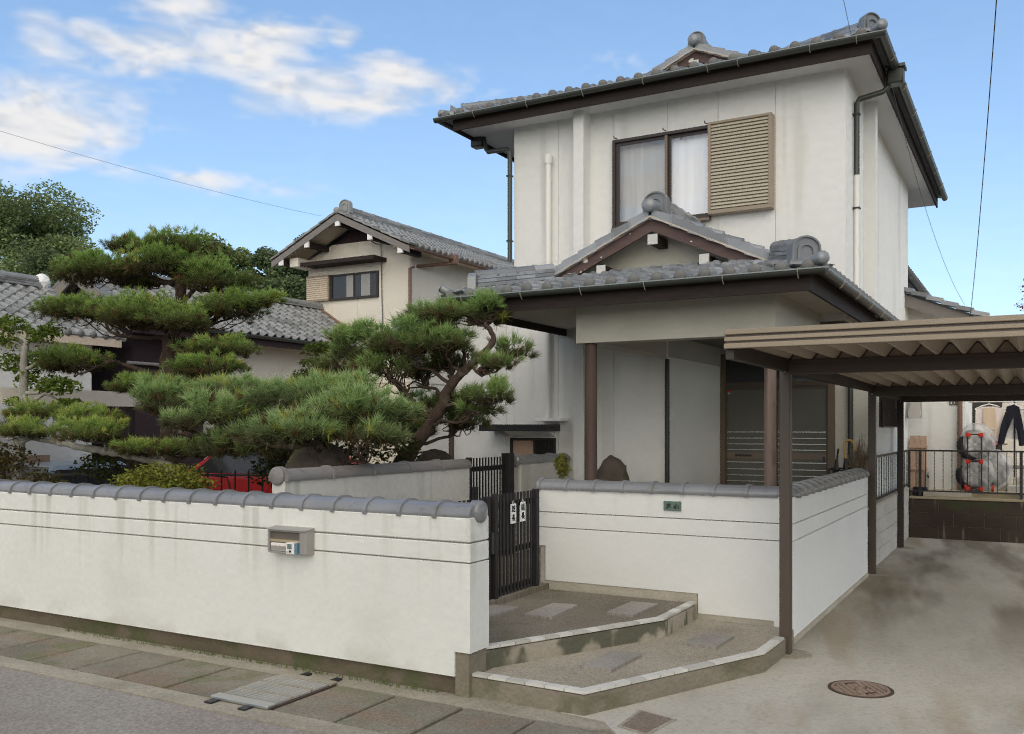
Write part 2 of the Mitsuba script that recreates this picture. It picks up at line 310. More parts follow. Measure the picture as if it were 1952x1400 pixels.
def dome(c, d, r, depth, n=14, m=4):
    """a rounded cap of radius r bulging by depth along the unit direction d."""
    d = np.asarray(d, float); a = np.cross(d, [0, 0, 1.0] if abs(d[2]) < .9 else [1.0, 0, 0]); a /= np.linalg.norm(a); b = np.cross(d, a)
    V = []
    for i in range(m):
        ph = i / m * np.pi / 2
        for j in range(n):
            th = 2 * np.pi * j / n; V.append(np.asarray(c) + r * np.cos(ph) * (np.cos(th) * a + np.sin(th) * b) + depth * np.sin(ph) * d)
    V.append(np.asarray(c) + depth * d); F = []
    for i in range(m - 1):
        for j in range(n):
            q = [i * n + j, i * n + (j + 1) % n, (i + 1) * n + (j + 1) % n, (i + 1) * n + j]; F += [[q[0], q[1], q[2]], [q[0], q[2], q[3]]]
    F += [[(m - 1) * n + j, (m - 1) * n + (j + 1) % n, m * n] for j in range(n)]
    return trimesh.Trimesh(np.array(V), np.array(F), process=False)
def cat(*ms): return trimesh.util.concatenate([m for m in ms])

used = set()
def numbered(k):
    if k not in used: used.add(k); return k
    i = 1
    while f'{k}_{i:03d}' in used: i += 1
    used.add(f'{k}_{i:03d}'); return f'{k}_{i:03d}'
def tag(k, label=None, category=None, group=None, kind=None):
    d = labels.setdefault(k, {})
    for n_, v in (('label', label), ('category', category), ('group', group), ('kind', kind)):
        if v: d[n_] = v
def thing(name, label, category, group=None):
    k = numbered(name); tag(k, label, category, group); return k
def put(name, mesh, bsdf, parent=None, smooth=False, label=None, category=None, group=None, kind=None, tw=None, color=None):
    k = numbered(f'{parent}__{name}' if parent else name)
    shape = mesh if isinstance(mesh, dict) else mikit.ply(mesh.mesh() if isinstance(mesh, MB) else mesh, 'mat_' + bsdf, smooth, color=color)
    if tw is not None: shape = {**shape, 'to_world': T(np.asarray(tw, float))}
    scene[k] = shape
    if label or category or group or kind: tag(k, label, category, group, kind)
    return k
def frame(o, u, s, n):
    m = np.eye(4); m[:3, 0], m[:3, 1], m[:3, 2], m[:3, 3] = u, s, n, o; return m
def move(x, y, z, rz=0, sc=1):
    c, s = math.cos(rz) * sc, math.sin(rz) * sc; m = np.eye(4); m[:2, :2] = [[c, -s], [s, c]]; m[2, 2] = sc; m[:3, 3] = [x, y, z]; return m

# ------------------------------------------------------------------ roof tiles (wave-shaped pantiles)
PW, PL = .262, .262
def tile_mesh(eave=False, flat=False):
    pr = []
    for k in range(7):
        a = math.pi * (1 - k / 6); pr.append((-.006 + .055 * math.cos(a), .056 * math.sin(a) + .002))
    for k in range(1, 5):
        t = k / 4; pr.append((.052 + (PW - .116) * t, .002 - .020 * math.sin(math.pi * t)))
    if flat: pr = [(x, z * .45) for x, z in pr]
    pr = np.array(pr); n = len(pr)
    lo = np.stack([pr[:, 0], np.zeros(n), pr[:, 1] + .034], 1); hi = np.stack([pr[:, 0], np.full(n, PL + .05), pr[:, 1] - .004], 1)
    bo = lo.copy(); bo[:, 2] -= .032
    if eave: bo[7:, 2] -= .035
    V = np.vstack([lo, hi, bo]); F = []
    for i in range(n - 1):
        F += [[i, i + 1, n + i + 1], [i, n + i + 1, n + i], [2 * n + i, 2 * n + i + 1, i + 1], [2 * n + i, i + 1, i]]
    m = trimesh.Trimesh(V, np.array(F), process=False)
    return m
TILE = {b: mikit.ply(tile_mesh(), 'mat_' + b, 40) for b in TILE3 + TILEW[:2]}
TEND = mikit.ply(cat(dome((-.006, -.006, .032), (0, -1, 0), .064, .030, 14, 4), tube([(-.006, -.008, .032), (-.006, .03, .034)], .063, 14)), 'mat_tile_end', 40)
EAVE = {b: mikit.ply(tile_mesh(True), 'mat_' + b, 40) for b in TILE3 + TILEW[:2]}
def roof_tiles(parent, o, u, s, ncol, nrow, keep, bs, parts=300, eave=True, name='tile', row0=0, stuff=True):
    """courses of tiles from the eave corner o, along u, up the slope s; keep(p) says where the slope is; the lowest ones are parts, the rest one mesh."""
    u, s, o = (np.asarray(a, float) for a in (u, s, o)); s = s / np.linalg.norm(s); n = np.cross(u, s); rest = MB(); cnt = 0
    tm = tile_mesh()
    for r in range(row0, nrow):
        for c in range(ncol):
            p = o + u * (PW * (c + .25)) + s * (PL * r)
            if not keep(p + u * PW * .4 + s * .12): continue
            jit = rng.normal(0, .0015, 3); m = frame(p + jit, u, s, n)
            if cnt < parts:
                b = bs[int(rng.choice([0, 0, 1, 2]))]
                put(name, (EAVE if (eave and r == 0) else TILE)[b], None, parent, tw=m); cnt += 1
                if eave and r == 0: put('tile_end', TEND, None, parent, tw=m)
            else: rest.add(tm.vertices @ m[:3, :3].T + m[:3, 3], tm.faces)
    if rest.n and stuff: put(name + '_field', rest, bs[0], parent, 40, kind='stuff')
def ridge_stack(parent, p0, p1, layers, w, bs, seg=.27, cap=True, lh=.048):
    """a ridge of stacked flat tiles with a round cap, each tile a part."""
    p0, p1 = np.asarray(p0, float), np.asarray(p1, float); L = np.linalg.norm(p1 - p0); t = (p1 - p0) / L; n = max(1, round(L / seg))
    for k in range(layers):
        for i in range(n):
            a = p0 + t * (L * i / n + .002 + (.5 * L / n if k % 2 and i else 0)); b = p0 + t * min(L, (L * (i + 1) / n - .002 + (.5 * L / n if k % 2 and i < n - 1 else 0)))
            if np.linalg.norm(b - a) < .04: continue
            z = np.array([0, 0, lh * (k + .5)])
            put('ridge_tile', bar(a + z, b + z, w - .018 * k + rng.normal(0, .002), lh - .008), bs[int(rng.integers(0, 3))], parent)
    if cap:
        for i in range(n):
            a = p0 + t * (L * i / n) + [0, 0, lh * layers]; b = p0 + t * (L * (i + 1) / n + .01) + [0, 0, lh * layers]
            put('ridge_cap', cat(tube([a, b], w * .36, 12), tube([a + t * .0, a + t * .035], w * .40, 12)), bs[int(rng.integers(0, 3))], parent, 40)
def oni(parent, o, facing, w, h, th, b):
    """end plate of a ridge: arched slab with a raised inner arch; o = bottom centre of its front face."""
    fx = np.asarray(facing, float); fx /= np.linalg.norm(fx); sx = np.cross([0, 0, 1.0], fx)
    def arch(w_, h_): return Polygon([(-w_ / 2 * 1.06, 0), (w_ / 2 * 1.06, 0)] + [(w_ / 2 * math.cos(a) , h_ - w_ / 2 * .82 + w_ / 2 * .82 * math.sin(a)) for a in np.linspace(0, math.pi, 15)])
    out = arch(w, h); m = [extr(out, th)]
    ring = affinity.translate(arch(w * .62, h * .70), 0, h * .10).difference(affinity.translate(arch(w * .44, h * .54), 0, h * .14))
    rim = out.difference(out.buffer(-w * .06))
    for g in (ring, rim):
        for gg in getattr(g, 'geoms', [g]):
            e = extr(gg, .022); e.apply_translation([0, 0, th - .001]); m.append(e)
    M = cat(*m); v = M.vertices
    W = np.asarray(o) + v[:, :1] * sx + v[:, 1:2] * np.array([0, 0, 1.0]) + (v[:, 2:3] - th) * fx
    return put('ridge_end', trimesh.Trimesh(W, M.faces, process=False), b, parent, 30)
def gutter_x(x0, x1, yc, z, r=.058):
    a = np.linspace(math.pi, 2 * math.pi, 13); o = [(yc + r * math.cos(t), z + r * math.sin(t)) for t in a]; i = [(yc + (r - .006) * math.cos(t), z + (r - .006) * math.sin(t)) for t in a[::-1]]
    return prism(Polygon(o + i), 'x', x0, x1)
def gutter_y(y0, y1, xc, z, r=.058):
    a = np.linspace(math.pi, 2 * math.pi, 13); o = [(xc + r * math.cos(t), z + r * math.sin(t)) for t in a]; i = [(xc + (r - .006) * math.cos(t), z + (r - .006) * math.sin(t)) for t in a[::-1]]
    return prism(Polygon(o + i), 'y', y0, y1)
def pantile_underlay(pts, faces): return trimesh.Trimesh(np.array(pts, float), np.array(faces), process=False)

# ------------------------------------------------------------------ the ground
put('ground', prism([(-900, -900), (900, -900), (900, 900), (-900, 900)], 'z', -.30, -.075), 'ground_earth', kind='structure')
put('road', prism([(-60, -30), (40, -30), (40, 4.775), (-60, 4.775)], 'z', -.30, -.012), 'asphalt', kind='structure')
put('kerb_strip', prism([(-60, 4.779), (40, 4.779), (40, 4.985), (-60, 4.985)], 'z', -.30, -.002), 'kerb_concrete', kind='structure')
pv = put('pavement', MB().box(-60, 40, 4.985, 5.725, -.3, -.022), 'plinth_dark', kind='structure')
xs = [-14.3, -13.7, -13.1, -12.5, -11.9, -11.3, -10.7, -10.1, -9.48, -8.88, -8.28, -7.68, -7.08, -6.52, -5.965, -5.41, -4.80, -4.235, -3.62, -3.02, -2.42, -1.82, -1.22, -.6, 0, .6, 1.2]
for i in range(len(xs) - 1):
    if abs(xs[i] + 5.41) < .01: continue            # the grate lies here
    g = .026 if xs[i] in (-4.235, -7.08, -5.965, -3.62) else .009
    put('slab', box(xs[i] + g, xs[i + 1] - g * .5, 4.997, 5.716, -.06, rng.uniform(-.004, .004), c=.008), 'slab_concrete', pv)
put('kerb_strip', prism([(-60, 5.728), (-2.6, 5.728), (-2.42, 5.86), (-2.62, 5.955), (-2.7, 6.0), (-60, 6.0)], 'z', -.3, -.004), 'kerb_concrete', kind='structure')
dv = [(-2.42, 5.728), (6, 5.728), (6, 18.6), (-2.15, 18.6), (-2.15, 9.0), (-2.95, 9.0), (-2.95, 5.97), (-2.6, 5.93)]
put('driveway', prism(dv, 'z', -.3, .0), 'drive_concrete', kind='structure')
put('garden_soil', prism([(-14.4, 6.1), (-6.1, 6.1), (-6.1, 12.4), (-8.3, 12.4), (-8.7, 9.7), (-12.6, 7.8), (-14.4, 7.6)], 'z', -.2, .42), 'garden_soil', kind='structure')
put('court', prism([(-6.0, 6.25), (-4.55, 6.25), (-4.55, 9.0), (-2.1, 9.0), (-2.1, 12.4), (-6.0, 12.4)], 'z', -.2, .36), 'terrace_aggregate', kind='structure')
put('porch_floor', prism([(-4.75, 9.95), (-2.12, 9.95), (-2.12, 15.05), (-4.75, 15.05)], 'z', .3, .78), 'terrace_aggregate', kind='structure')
put('yard', prism([(-2.06, 18.75), (6, 18.75), (6, 40), (-2.06, 40)], 'z', -.2, .86), 'yard_soil', kind='structure')
put('yard', prism([(-8, 15.1), (-2.0, 15.1), (-2.0, 18.7), (-8, 18.7)], 'z', -.2, .78), 'yard_soil', kind='structure')
# hills behind
hv, hf = [], []
gx, gy = np.meshgrid(np.linspace(-260, 160, 60), np.linspace(60, 260, 24), indexing='ij')
gz = np.clip((gy - 70) / 90, 0, 1) * (4 + 6 * meshkit.fbm(np.stack([gx / 60, gy / 60, gx * 0], -1), 3)) - 1.2
hv = np.stack([gx, gy, gz], -1).reshape(-1, 3); ii, jj = np.meshgrid(np.arange(59), np.arange(23), indexing='ij'); q = ii * 24 + jj
put('hill', trimesh.Trimesh(hv, np.vstack([np.stack([q, q + 24, q + 25], -1).reshape(-1, 3), np.stack([q, q + 25, q + 1], -1).reshape(-1, 3)]), process=False), 'ground_earth', smooth=True, kind='structure')

# entry terraces with tiled edges
def edge_tiles(parent, pts, z, seg=.153, w=.078):
    for a, b in zip(pts[:-1], pts[1:]):
        a, b = np.array(a), np.array(b); L = np.linalg.norm(b - a); t = (b - a) / L; nrm = np.array([-t[1], t[0]]); n = max(1, round(L / seg))
        for i in range(n):
            p, q_ = a + t * (L * i / n + .0035), a + t * (L * (i + 1) / n - .0035); m_ = nrm * w
            put('edge_tile', prism([tuple(p), tuple(q_), tuple(q_ + m_), tuple(p + m_)], 'z', z - .022, z + rng.normal(0, .0011)), ('nosing_tile', 'nosing_tile', 'nosing_tile_dull')[int(rng.integers(0, 3))], parent)
LOW = [(-3.735, 5.99), (-2.765, 5.965), (-1.945, 7.76), (-1.925, 8.40)]
UPP = [(-3.80, 6.07), (-2.89, 7.95), (-2.885, 8.86)]
tl = put('terrace', prism(LOW + [(-1.95, 8.88), (-3.75, 8.88)], 'z', -.2, .142), 'step_plain', kind='structure')
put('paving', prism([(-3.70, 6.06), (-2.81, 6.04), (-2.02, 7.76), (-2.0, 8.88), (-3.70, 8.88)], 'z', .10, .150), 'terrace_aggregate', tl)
edge_tiles(tl, LOW, .172)
tu = put('terrace', prism(UPP + [(-4.6, 8.88), (-4.6, 6.25), (-3.80, 6.22)], 'z', .05, .292), 'step_mossy', kind='structure')
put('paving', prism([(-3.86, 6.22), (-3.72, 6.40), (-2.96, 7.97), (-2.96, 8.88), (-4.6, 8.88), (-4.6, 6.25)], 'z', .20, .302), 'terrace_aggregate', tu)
edge_tiles(tu, UPP, .325)
def slab_stone(pts, z, label):
    p = Polygon(pts); put('stepping_stone', prism(p.buffer(-.015).buffer(.015, quad_segs=2), 'z', z - .03, z + .026), 'stone_slab', label=label, category='paving stone', group='stepping stones set in the entry terraces')
slab_stone([(-3.10, 6.60), (-2.83, 6.59), (-2.80, 7.20), (-3.06, 7.19)], .15, 'square stepping stone near the front corner of the lower terrace')
slab_stone([(-2.645, 7.74), (-2.345, 7.72), (-2.33, 8.23), (-2.60, 8.24)], .15, 'stepping stone at the back of the lower terrace, nearest the bronze carport post')
slab_stone([(-4.08, 7.47), (-3.79, 7.46), (-3.83, 8.13), (-4.08, 8.09)], .302, 'stepping stone on the upper terrace right in front of the slatted gate')
slab_stone([(-3.45, 7.92), (-3.175, 7.91), (-3.17, 8.56), (-3.44, 8.54)], .302, 'stepping stone on the upper terrace under the white right-hand front wall')
slab_stone([(-4.56, 7.2), (-4.28, 7.2), (-4.28, 7.76), (-4.56, 7.72)], .302, 'stepping stone half hidden behind the end of the left street wall')

# things in the ground
gr = thing('drain_grate', 'galvanised steel drain grating with a bright metal lip lying across the gutter slabs', 'grate')
put('frame', MB().box(-5.40, -4.815, 4.995, 5.72, -.05, .004).mesh(), 'iron_groove', gr)
put('lip', box(-5.39, -4.815, 4.955, 5.05, .004, .03, c=.006), 'steel', gr)
put('lip', box(-5.37, -4.82, 5.655, 5.745, .004, .022, c=.004), 'kerb_concrete', gr)
gm = MB()
for i in range(19): gm.box(-5.38, -4.84, 5.060 + i * .0315, 5.073 + i * .0315, .004, .020)
for x in np.linspace(-5.38, -4.85, 12): gm.box(x, x + .008, 5.055, 5.65, .005, .0185)
put('grid', gm, 'galv', gr)
for y in (5.235, 5.455): put('cross_bar', box(-5.38, -4.84, y, y + .022, .006, .0235), 'kerb_concrete', gr)
for x in (-5.36, -5.02): put('strap', box(x, x + .07, 4.87, 4.96, 0, .012), 'black_metal', gr)
for x in (-5.25, -4.93): put('strap', box(x, x + .06, 5.745, 5.86, -.004, .012), 'black_metal', gr)
cv = thing('utility_cover', 'square rusty brown cover set in the driveway edge beside the kerb strip', 'cover')
put('frame', prism(Polygon([(-2.47, 5.86), (-2.22, 5.78), (-2.16, 6.20), (-2.47, 6.28)]), 'z', -.03, .005), 'kerb_concrete', cv)
put('lid', prism(Polygon([(-2.44, 5.885), (-2.245, 5.82), (-2.195, 6.18), (-2.44, 6.24)]), 'z', -.03, .010), 'cover_aggregate', cv)
mh = thing('manhole_cover', 'round brown cast iron manhole cover with a grid pattern in the driveway', 'manhole cover')
MC = np.array([-1.165, 7.63]); RR = .222
put('ring', prism(Point(*MC).buffer(RR + .022, quad_segs=12).difference(Point(*MC).buffer(RR - .002, quad_segs=12)), 'z', -.03, .006), 'iron_groove', mh)
disk = Point(*MC).buffer(RR - .008, quad_segs=14)
put('base', prism(disk, 'z', -.03, .003), 'iron_groove', mh)
lid = disk.difference(disk.buffer(-.020)); band = []
emb = affinity.rotate(affinity.scale(Point(*MC).buffer(.05), 1.25, .55), 75, origin=tuple(MC))
inner = disk.buffer(-.024)
for i in range(-5, 6):
    for j in range(-5, 6):
        c_ = MC + np.array([i * .046, j * .046]); e_ = .0175; sq = Polygon([(c_[0] - e_, c_[1] - e_), (c_[0] + e_, c_[1] - e_), (c_[0] + e_, c_[1] + e_), (c_[0] - e_, c_[1] + e_)])
        sq = affinity.rotate(sq, 32, origin=tuple(MC)).intersection(inner).difference(emb.buffer(.012))
        if sq.area > 1e-4: band.append(sq)
slots = [affinity.rotate(Polygon([(MC[0] + sx - .012, MC[1] - .045), (MC[0] + sx + .012, MC[1] - .045), (MC[0] + sx + .012, MC[1] + .045), (MC[0] + sx - .012, MC[1] + .045)]), -48, origin=tuple(MC)) for sx in (-.14, .14)]
mm = MB()
for g in [lid, *[b.difference(slots[0]).difference(slots[1]) for b in band], emb.difference(emb.buffer(-.008)), emb.buffer(-.014)]:
    for gg in getattr(g, 'geoms', [g]):
        if gg.area > 2e-5: mm.add(prism(gg, 'z', 0, .010))
put('pattern', mm, 'iron_cover', mh)
for s_ in slots: put('lifting_slot', prism(s_.buffer(-.003), 'z', 0, .0115), 'black_metal', mh)

# ------------------------------------------------------------------ boundary walls
def coping(parent, p0, p1, seg, b, end0=False, end1=False, w=.145, h=.105, rib=.016, z=None):
    """half-round coping tiles with a raised collar at each joint; ball-shaped end tiles."""
    p0, p1 = np.asarray(p0, float), np.asarray(p1, float); L = np.linalg.norm(p1 - p0); t = (p1 - p0) / L; side = np.array([-t[1], t[0], 0]); n = round(L / seg)
    def prof(k): return Polygon([(w * k * math.cos(a), h * k * math.sin(a)) for a in np.linspace(-.30, math.pi + .30, 17)])
    def run(k, a, l):
        m = extr(prof(k), l); v = m.vertices; return trimesh.Trimesh(p0 + t * a + v[:, 2:3] * t + v[:, :1] * side + v[:, 1:2] * np.array([0, 0, 1.0]), m.faces, process=False)
    for i in range(n):
        put('coping_tile', cat(run(1 + rng.normal(0, .006), L * i / n, L / n - .003), run(1.17, L * i / n + .004, .036)), b, parent, 35)
    for e, c, d in ((end0, p0, -t), (end1, p1, t)):
        if e: put('coping_end', cat(dome(c + np.array([0, 0, .022]) + d * .02, d, .087, .03, 20, 4), tube([c + np.array([0, 0, .022]) - d * .05, c + np.array([0, 0, .022]) + d * .02], .087, 20)), b, parent, 40)

def grooved_wall_x(x0, x1, yf, yb, z0, z1, gz=(.985, 1.145), lower=None):
    """front wall along x: courses of render parted by two shallow grooves; 'lower' lists (x0, x1, zbottom)."""
    m = MB(); lv = [gz[0] + .006, gz[1] - .006]
    m.box(x0, x1, yf, yb, gz[1] + .006, z1, .008); m.box(x0, x1, yf, yb, gz[0] + .006, gz[1] - .006, .005)
    for a, b, zb in (lower or [(x0, x1, z0)]): m.box(a, b, yf, yb, zb, gz[0] - .005, .005 if not lower else 0)
    return m

w1 = thing('boundary_wall', 'long streaked white street wall with grooves and a rounded grey tile coping, carrying the mailbox', 'wall')
put('render', grooved_wall_x(-14.5, -3.695, 5.93, 6.21, .14, 1.36, gz=(1.015, 1.168), lower=[(-14.5, -3.835, .145), (-3.835, -3.695, .335)]), 'stucco_streaked', w1)
put('core', box(-14.48, -3.712, 5.944, 6.196, .98, 1.20), 'groove_dark', w1)
put('plinth', MB().box(-14.5, -3.84, 5.985, 6.17, -.15, .15).mesh(), 'plinth_dark', w1)
put('plinth', MB().box(-3.838, -3.715, 5.945, 6.20, -.15, .34).mesh(), 'step_plain', w1)
coping(w1, (-14.5, 6.07, 1.376), (-3.70, 6.07, 1.376), .335, 'coping_grey', end1=True, w=.140, h=.088)
w2 = thing('boundary_wall', 'clean white front wall with a grey rounded coping turning the corner beside the driveway, carrying the name plate', 'wall')
low = [(-4.66, -4.585, .765), (-4.585, -2.885, .395), (-2.885, -1.97, .20)]
m2 = MB(); g0, g1 = .965, 1.13
for a, b in ((g1 + .0055, 1.385), (g0 + .0055, g1 - .0055)):
    m2.add(prism([(-4.66, 8.90), (-1.962, 8.90), (-1.962, 13.45), (-2.14, 13.45), (-2.14, 9.08), (-4.66, 9.08)], 'z', a, b))
put('core', prism([(-4.648, 8.912), (-1.974, 8.912), (-1.974, 13.44), (-2.128, 13.44), (-2.128, 9.07), (-4.648, 9.07)], 'z', g0 - .02, g1 + .02), 'groove_dark', w2)
for a, b, zb in low: m2.box(a, b, 8.90, 9.08, zb, g0 - .005)
m2.box(-2.14, -1.962, 8.90, 13.45, .055, g0 - .0055)
put('render', m2, 'stucco_clean', w2)
pm = MB(); pm.box(-4.66, -2.0, 8.925, 9.06, -.1, .42); pm.box(-4.66, -4.58, 8.927, 9.058, .3, .77); pm.box(-4.58, -2.90, 8.915, 9.059, .0, .392); pm.box(-2.9, -1.97, 8.91, 9.057, .0, .197)
pm.box(-2.12, -1.95, 8.905, 13.45, -.1, .056)
put('plinth', pm, 'plinth_light', w2)
coping(w2, (-4.68, 8.99, 1.398), (-2.10, 8.99, 1.398), .325, 'coping_grey', w=.118, h=.082)
coping(w2, (-2.05, 9.02, 1.398), (-2.05, 13.45, 1.398), .325, 'coping_grey', w=.118, h=.082)
put('coping_corner', cat(dome((-2.05, 8.99, 1.398), (0, 0, 1), .135, .09, 18, 5)), 'coping_grey', w2, 40)
w3 = thing('garden_wall', 'low grey rendered garden wall with an old stained coping running back under the pines', 'wall')
put('render', box(-6.16, -6.0, 6.40, 9.62, .3, 1.56, c=.006), 'stucco_grey', w3)
coping(w3, (-6.08, 6.40, 1.572), (-6.08, 9.64, 1.572), .62, 'coping_old', end0=True, w=.105, h=.085)
w4 = thing('garden_wall', 'short grey garden wall with a tiled coping running to the house beside the inner gate', 'wall')
put('render', box(-6.16, -6.0, 10.92, 12.40, .3, 1.56, c=.006), 'stucco_grey', w4)
coping(w4, (-6.08, 10.90, 1.575), (-6.08, 12.40, 1.575), .5, 'coping_grey', end0=True, w=.105, h=.085)
# gates
def slat_gate(parent, x, y0, y1, z0, z1, n, rails, b='gate_black', sw=.023, posts=True, top=None):
    if posts:
        for y in (y0, y1): put('post', box(x - .03, x + .03, y - .03, y + .03, z0 - .02, z1 + .01, c=.004), b, parent)
    for i in range(n):
        y = y0 + (y1 - y0) * (i + .5) / n; put('slat', box(x - .004, x + .007, y - sw / 2, y + sw / 2, z0 + .03, z1 + (top(i / n) if top else 0)), b, parent)
    for zr in rails: put('rail', box(x - .028, x - .009, y0, y1, zr - .03, zr + .03), b, parent)
ga = thing('slatted_gate', 'black slatted double gate behind the street wall end, hung with two white signs', 'gate')
slat_gate(ga, -4.6, 7.84, 8.70, .34, 1.38, 12, (.42, .80, 1.27), sw=.036)
slat_gate(ga, -4.63, 6.75, 7.74, .34, 1.36, 13, (.42, .80, 1.27), sw=.036)
put('lock', box(-4.66, -4.58, 7.76, 7.82, .80, 1.02, c=.005), 'black_metal', ga)
gb = thing('slatted_gate', 'black slatted inner gate with bright gaps between two grey garden walls', 'gate')
slat_gate(gb, -6.06, 9.70, 10.72, .42, 1.66, 14, (.75, 1.52))
put('post', box(-6.12, -6.0, 10.60, 10.74, .4, 1.70, c=.005), 'gate_black', gb)
put('lock', box(-6.07, -6.02, 9.72, 9.86, 1.14, 1.30, c=.004), 'black_metal', gb)
# two sign plates with vertical lettering, written stroke by stroke on a unit square
GLY = {'han': [((.02, .93), (.34, .93)), ((.04, .55), (.32, .55)), ((.0, .12), (.36, .20)), ((.18, .93), (.18, .15)), ((.44, .85), (.40, .55)), ((.56, .98), (.55, .45)), ((.55, .45), (.40, .05)), ((.66, .93), (1., .93)), ((.68, .55), (.98, .55)), ((.62, .10), (1.03, .10)), ((.83, .93), (.83, .10))],
       'kumi': [((.22, .98), (.05, .74)), ((.05, .74), (.25, .66)), ((.34, .86), (.02, .46)), ((.02, .46), (.38, .50)), ((.20, .48), (.20, .02)), ((.06, .32), (.02, .10)), ((.32, .32), (.38, .12)), ((.52, .94), (.52, .06)), ((.88, .94), (.88, .06)), ((.52, .94), (.88, .94)), ((.52, .66), (.88, .66)), ((.52, .38), (.88, .38)), ((.42, .05), (1., .05))],
       'cho': [((.28, .98), (.28, .42)), ((.28, .96), (.82, .96)), ((.28, .79), (.76, .79)), ((.28, .62), (.76, .62)), ((.0, .43), (1., .43)), ((.30, .43), (.30, .08)), ((.30, .08), (.52, .18)), ((.52, .43), (.66, .2)), ((.66, .2), (.98, .02)), ((.86, .34), (.64, .22))],
       'm1': [((.15, .72), (.92, .72)), ((.52, .98), (.50, .55)), ((.50, .72), (.10, .10)), ((.50, .6), (.88, .30)), ((.4, .40), (.4, .05))],
       'm2': [((.5, .95), (.48, .4)), ((.20, .62), (.15, .15)), ((.85, .70), (.88, .08)), ((.15, .15), (.62, .25)), ((.55, .5), (.25, .3))]}
def glyph(name, ox, oz, w, h, lw, y, th):
    out = MB()
    for (a, b), (c, d) in GLY[name]:
        g = LineString([(ox + a * w, oz + b * h), (ox + c * w, oz + d * h)]).buffer(lw / 2, cap_style=2, join_style=2); out.add(prism(g, 'y', y, y + th))
    return out.mesh()
for nm, yc, zc, lab in (('han', 8.17, 1.185, 'small white plate with two black characters on the gate, left one of the pair'), ('kumi', 8.37, 1.19, 'small white plate with two black characters on the gate, right one of the pair')):
    R90 = lambda m: trimesh.Trimesh(np.stack([-4.572 - (m.vertices[:, 1]), yc + m.vertices[:, 0], zc + m.vertices[:, 2]], 1), m.faces, process=False)
    sg = thing('sign_plate', lab, 'sign', 'white lettered plates on the slatted gate')
    put('plate', R90(box(-.055, .055, 0, .006, -.115, .085, c=.003)), 'sign_white', sg)
    put('lettering', R90(glyph(nm, -.038, .0, .072, .066, .0115, -.002, .002)), 'ink', sg)
    put('lettering', R90(glyph('cho', -.038, -.090, .072, .066, .0115, -.002, .002)), 'ink', sg)
    put('cord', R90(tube([(-.02, .004, .084), (0, .004, .12), (.02, .004, .084)], .0022, 5)), 'white_pvc', sg)
# mailbox on the street wall
mb = thing('mailbox', 'grey metal mailbox with intercom panel mounted on the long street wall', 'mailbox')
y0 = 5.83
put('case', MB().box(-5.655, -5.225, y0, 5.94, 1.166, 1.186, .004).box(-5.655, -5.225, y0, 5.94, .985, 1.0, .004).box(-5.655, -5.635, y0, 5.94, 1.0, 1.166).box(-5.30, -5.225, y0 - .004, 5.94, .99, 1.18, .004).box(-5.64, -5.3, 5.90, 5.93, 1.0, 1.166), 'box_grey', mb)
put('hood', prism([(5.80, 1.186), (5.93, 1.205), (5.93, 1.186)], 'x', -5.66, -5.222), 'box_grey', mb)
put('recess', box(-5.635, -5.302, 5.865, 5.90, 1.10, 1.164), 'box_inside', mb)
put('name_holder', box(-5.635, -5.302, 5.842, 5.90, 1.078, 1.100), 'box_brass', mb)
put('flap', box(-5.628, -5.43, 5.836, 5.90, 1.004, 1.070, c=.004), 'box_white', mb)
put('slot_label', box(-5.62, -5.455, 5.832, 5.837, 1.012, 1.046), 'box_grey', mb)
ic = put('intercom', box(-5.425, -5.335, 5.80, 5.90, .99, 1.086, c=.004), 'box_white', mb)
put('side', box(-5.336, -5.305, 5.806, 5.90, .99, 1.082), 'box_blue', mb)
put('lens', box(-5.405, -5.358, 5.797, 5.801, 1.032, 1.074), 'lens_grey', ic)
put('button', prism(Point(-5.375, 1.013).buffer(.010), 'y', 5.794, 5.801), 'ink', ic)
put('button', prism(Point(-5.405, 1.008).buffer(.005), 'y', 5.796, 5.801), 'box_grey', ic)
npk = put('name_plate', box(-3.238, -3.055, 8.878, 8.902, 1.206, 1.302, c=.004), 'plate_green', label='small green stone plate with two engraved dark characters on the clean white front wall', category='name plate')
put('lettering', glyph('m1', -3.212, 1.222, .062, .062, .010, 8.876, .002), 'ink', npk)
put('lettering', glyph('m2', -3.135, 1.222, .062, .062, .010, 8.876, .002), 'ink', npk)

# ------------------------------------------------------------------ the house
HX0, HX1, HY, HYB, DY = -6.965, -2.08, 12.46, 19.3, 15.1
house = thing('house', 'white two-storey house with silver tiled hip roofs and a tiled gabled entrance porch', 'house')
WIN = (-5.275, -2.985, 4.94, 6.16)
def cut(m, boxes):
    a = mf.Manifold.hull_points(np.asarray(m.vertices)) if not hasattr(m, 'to_mesh') else m
    for b in boxes: a = a - mf.Manifold.hull_points(np.asarray(boxm(*b)[0]))
    return a
hw = put('wall', cut(box(HX0 + .02, HX1 - .02, HY + .025, HYB, 3.35, 6.67), [(WIN[0], -3.85, HY - 1, HY + .9, WIN[2], WIN[3])]), 'joint_dark', house)
put('backing', MB().box(-8.03, -4.52, HY + .028, HY + .2, .2, 3.80).box(-8.03, -7.0, HY + .2, HYB, .2, 3.6).mesh(), 'joint_dark', hw)
def panels_x(xb, y, z0, z1, holes=()):
    for a, b in zip(xb[:-1], xb[1:]):
        m = box(a + .003, b - .003, y, y + .03, z0, z1)
        hs = [h_ for h_ in holes if h_[0] < b and h_[1] > a and h_[2] < z1 and h_[3] > z0]
        put('panel', cut(m, [(h_[0], h_[1], y - 1, y + 1, h_[2], h_[3]) for h_ in hs]) if hs else m, 'siding', hw)
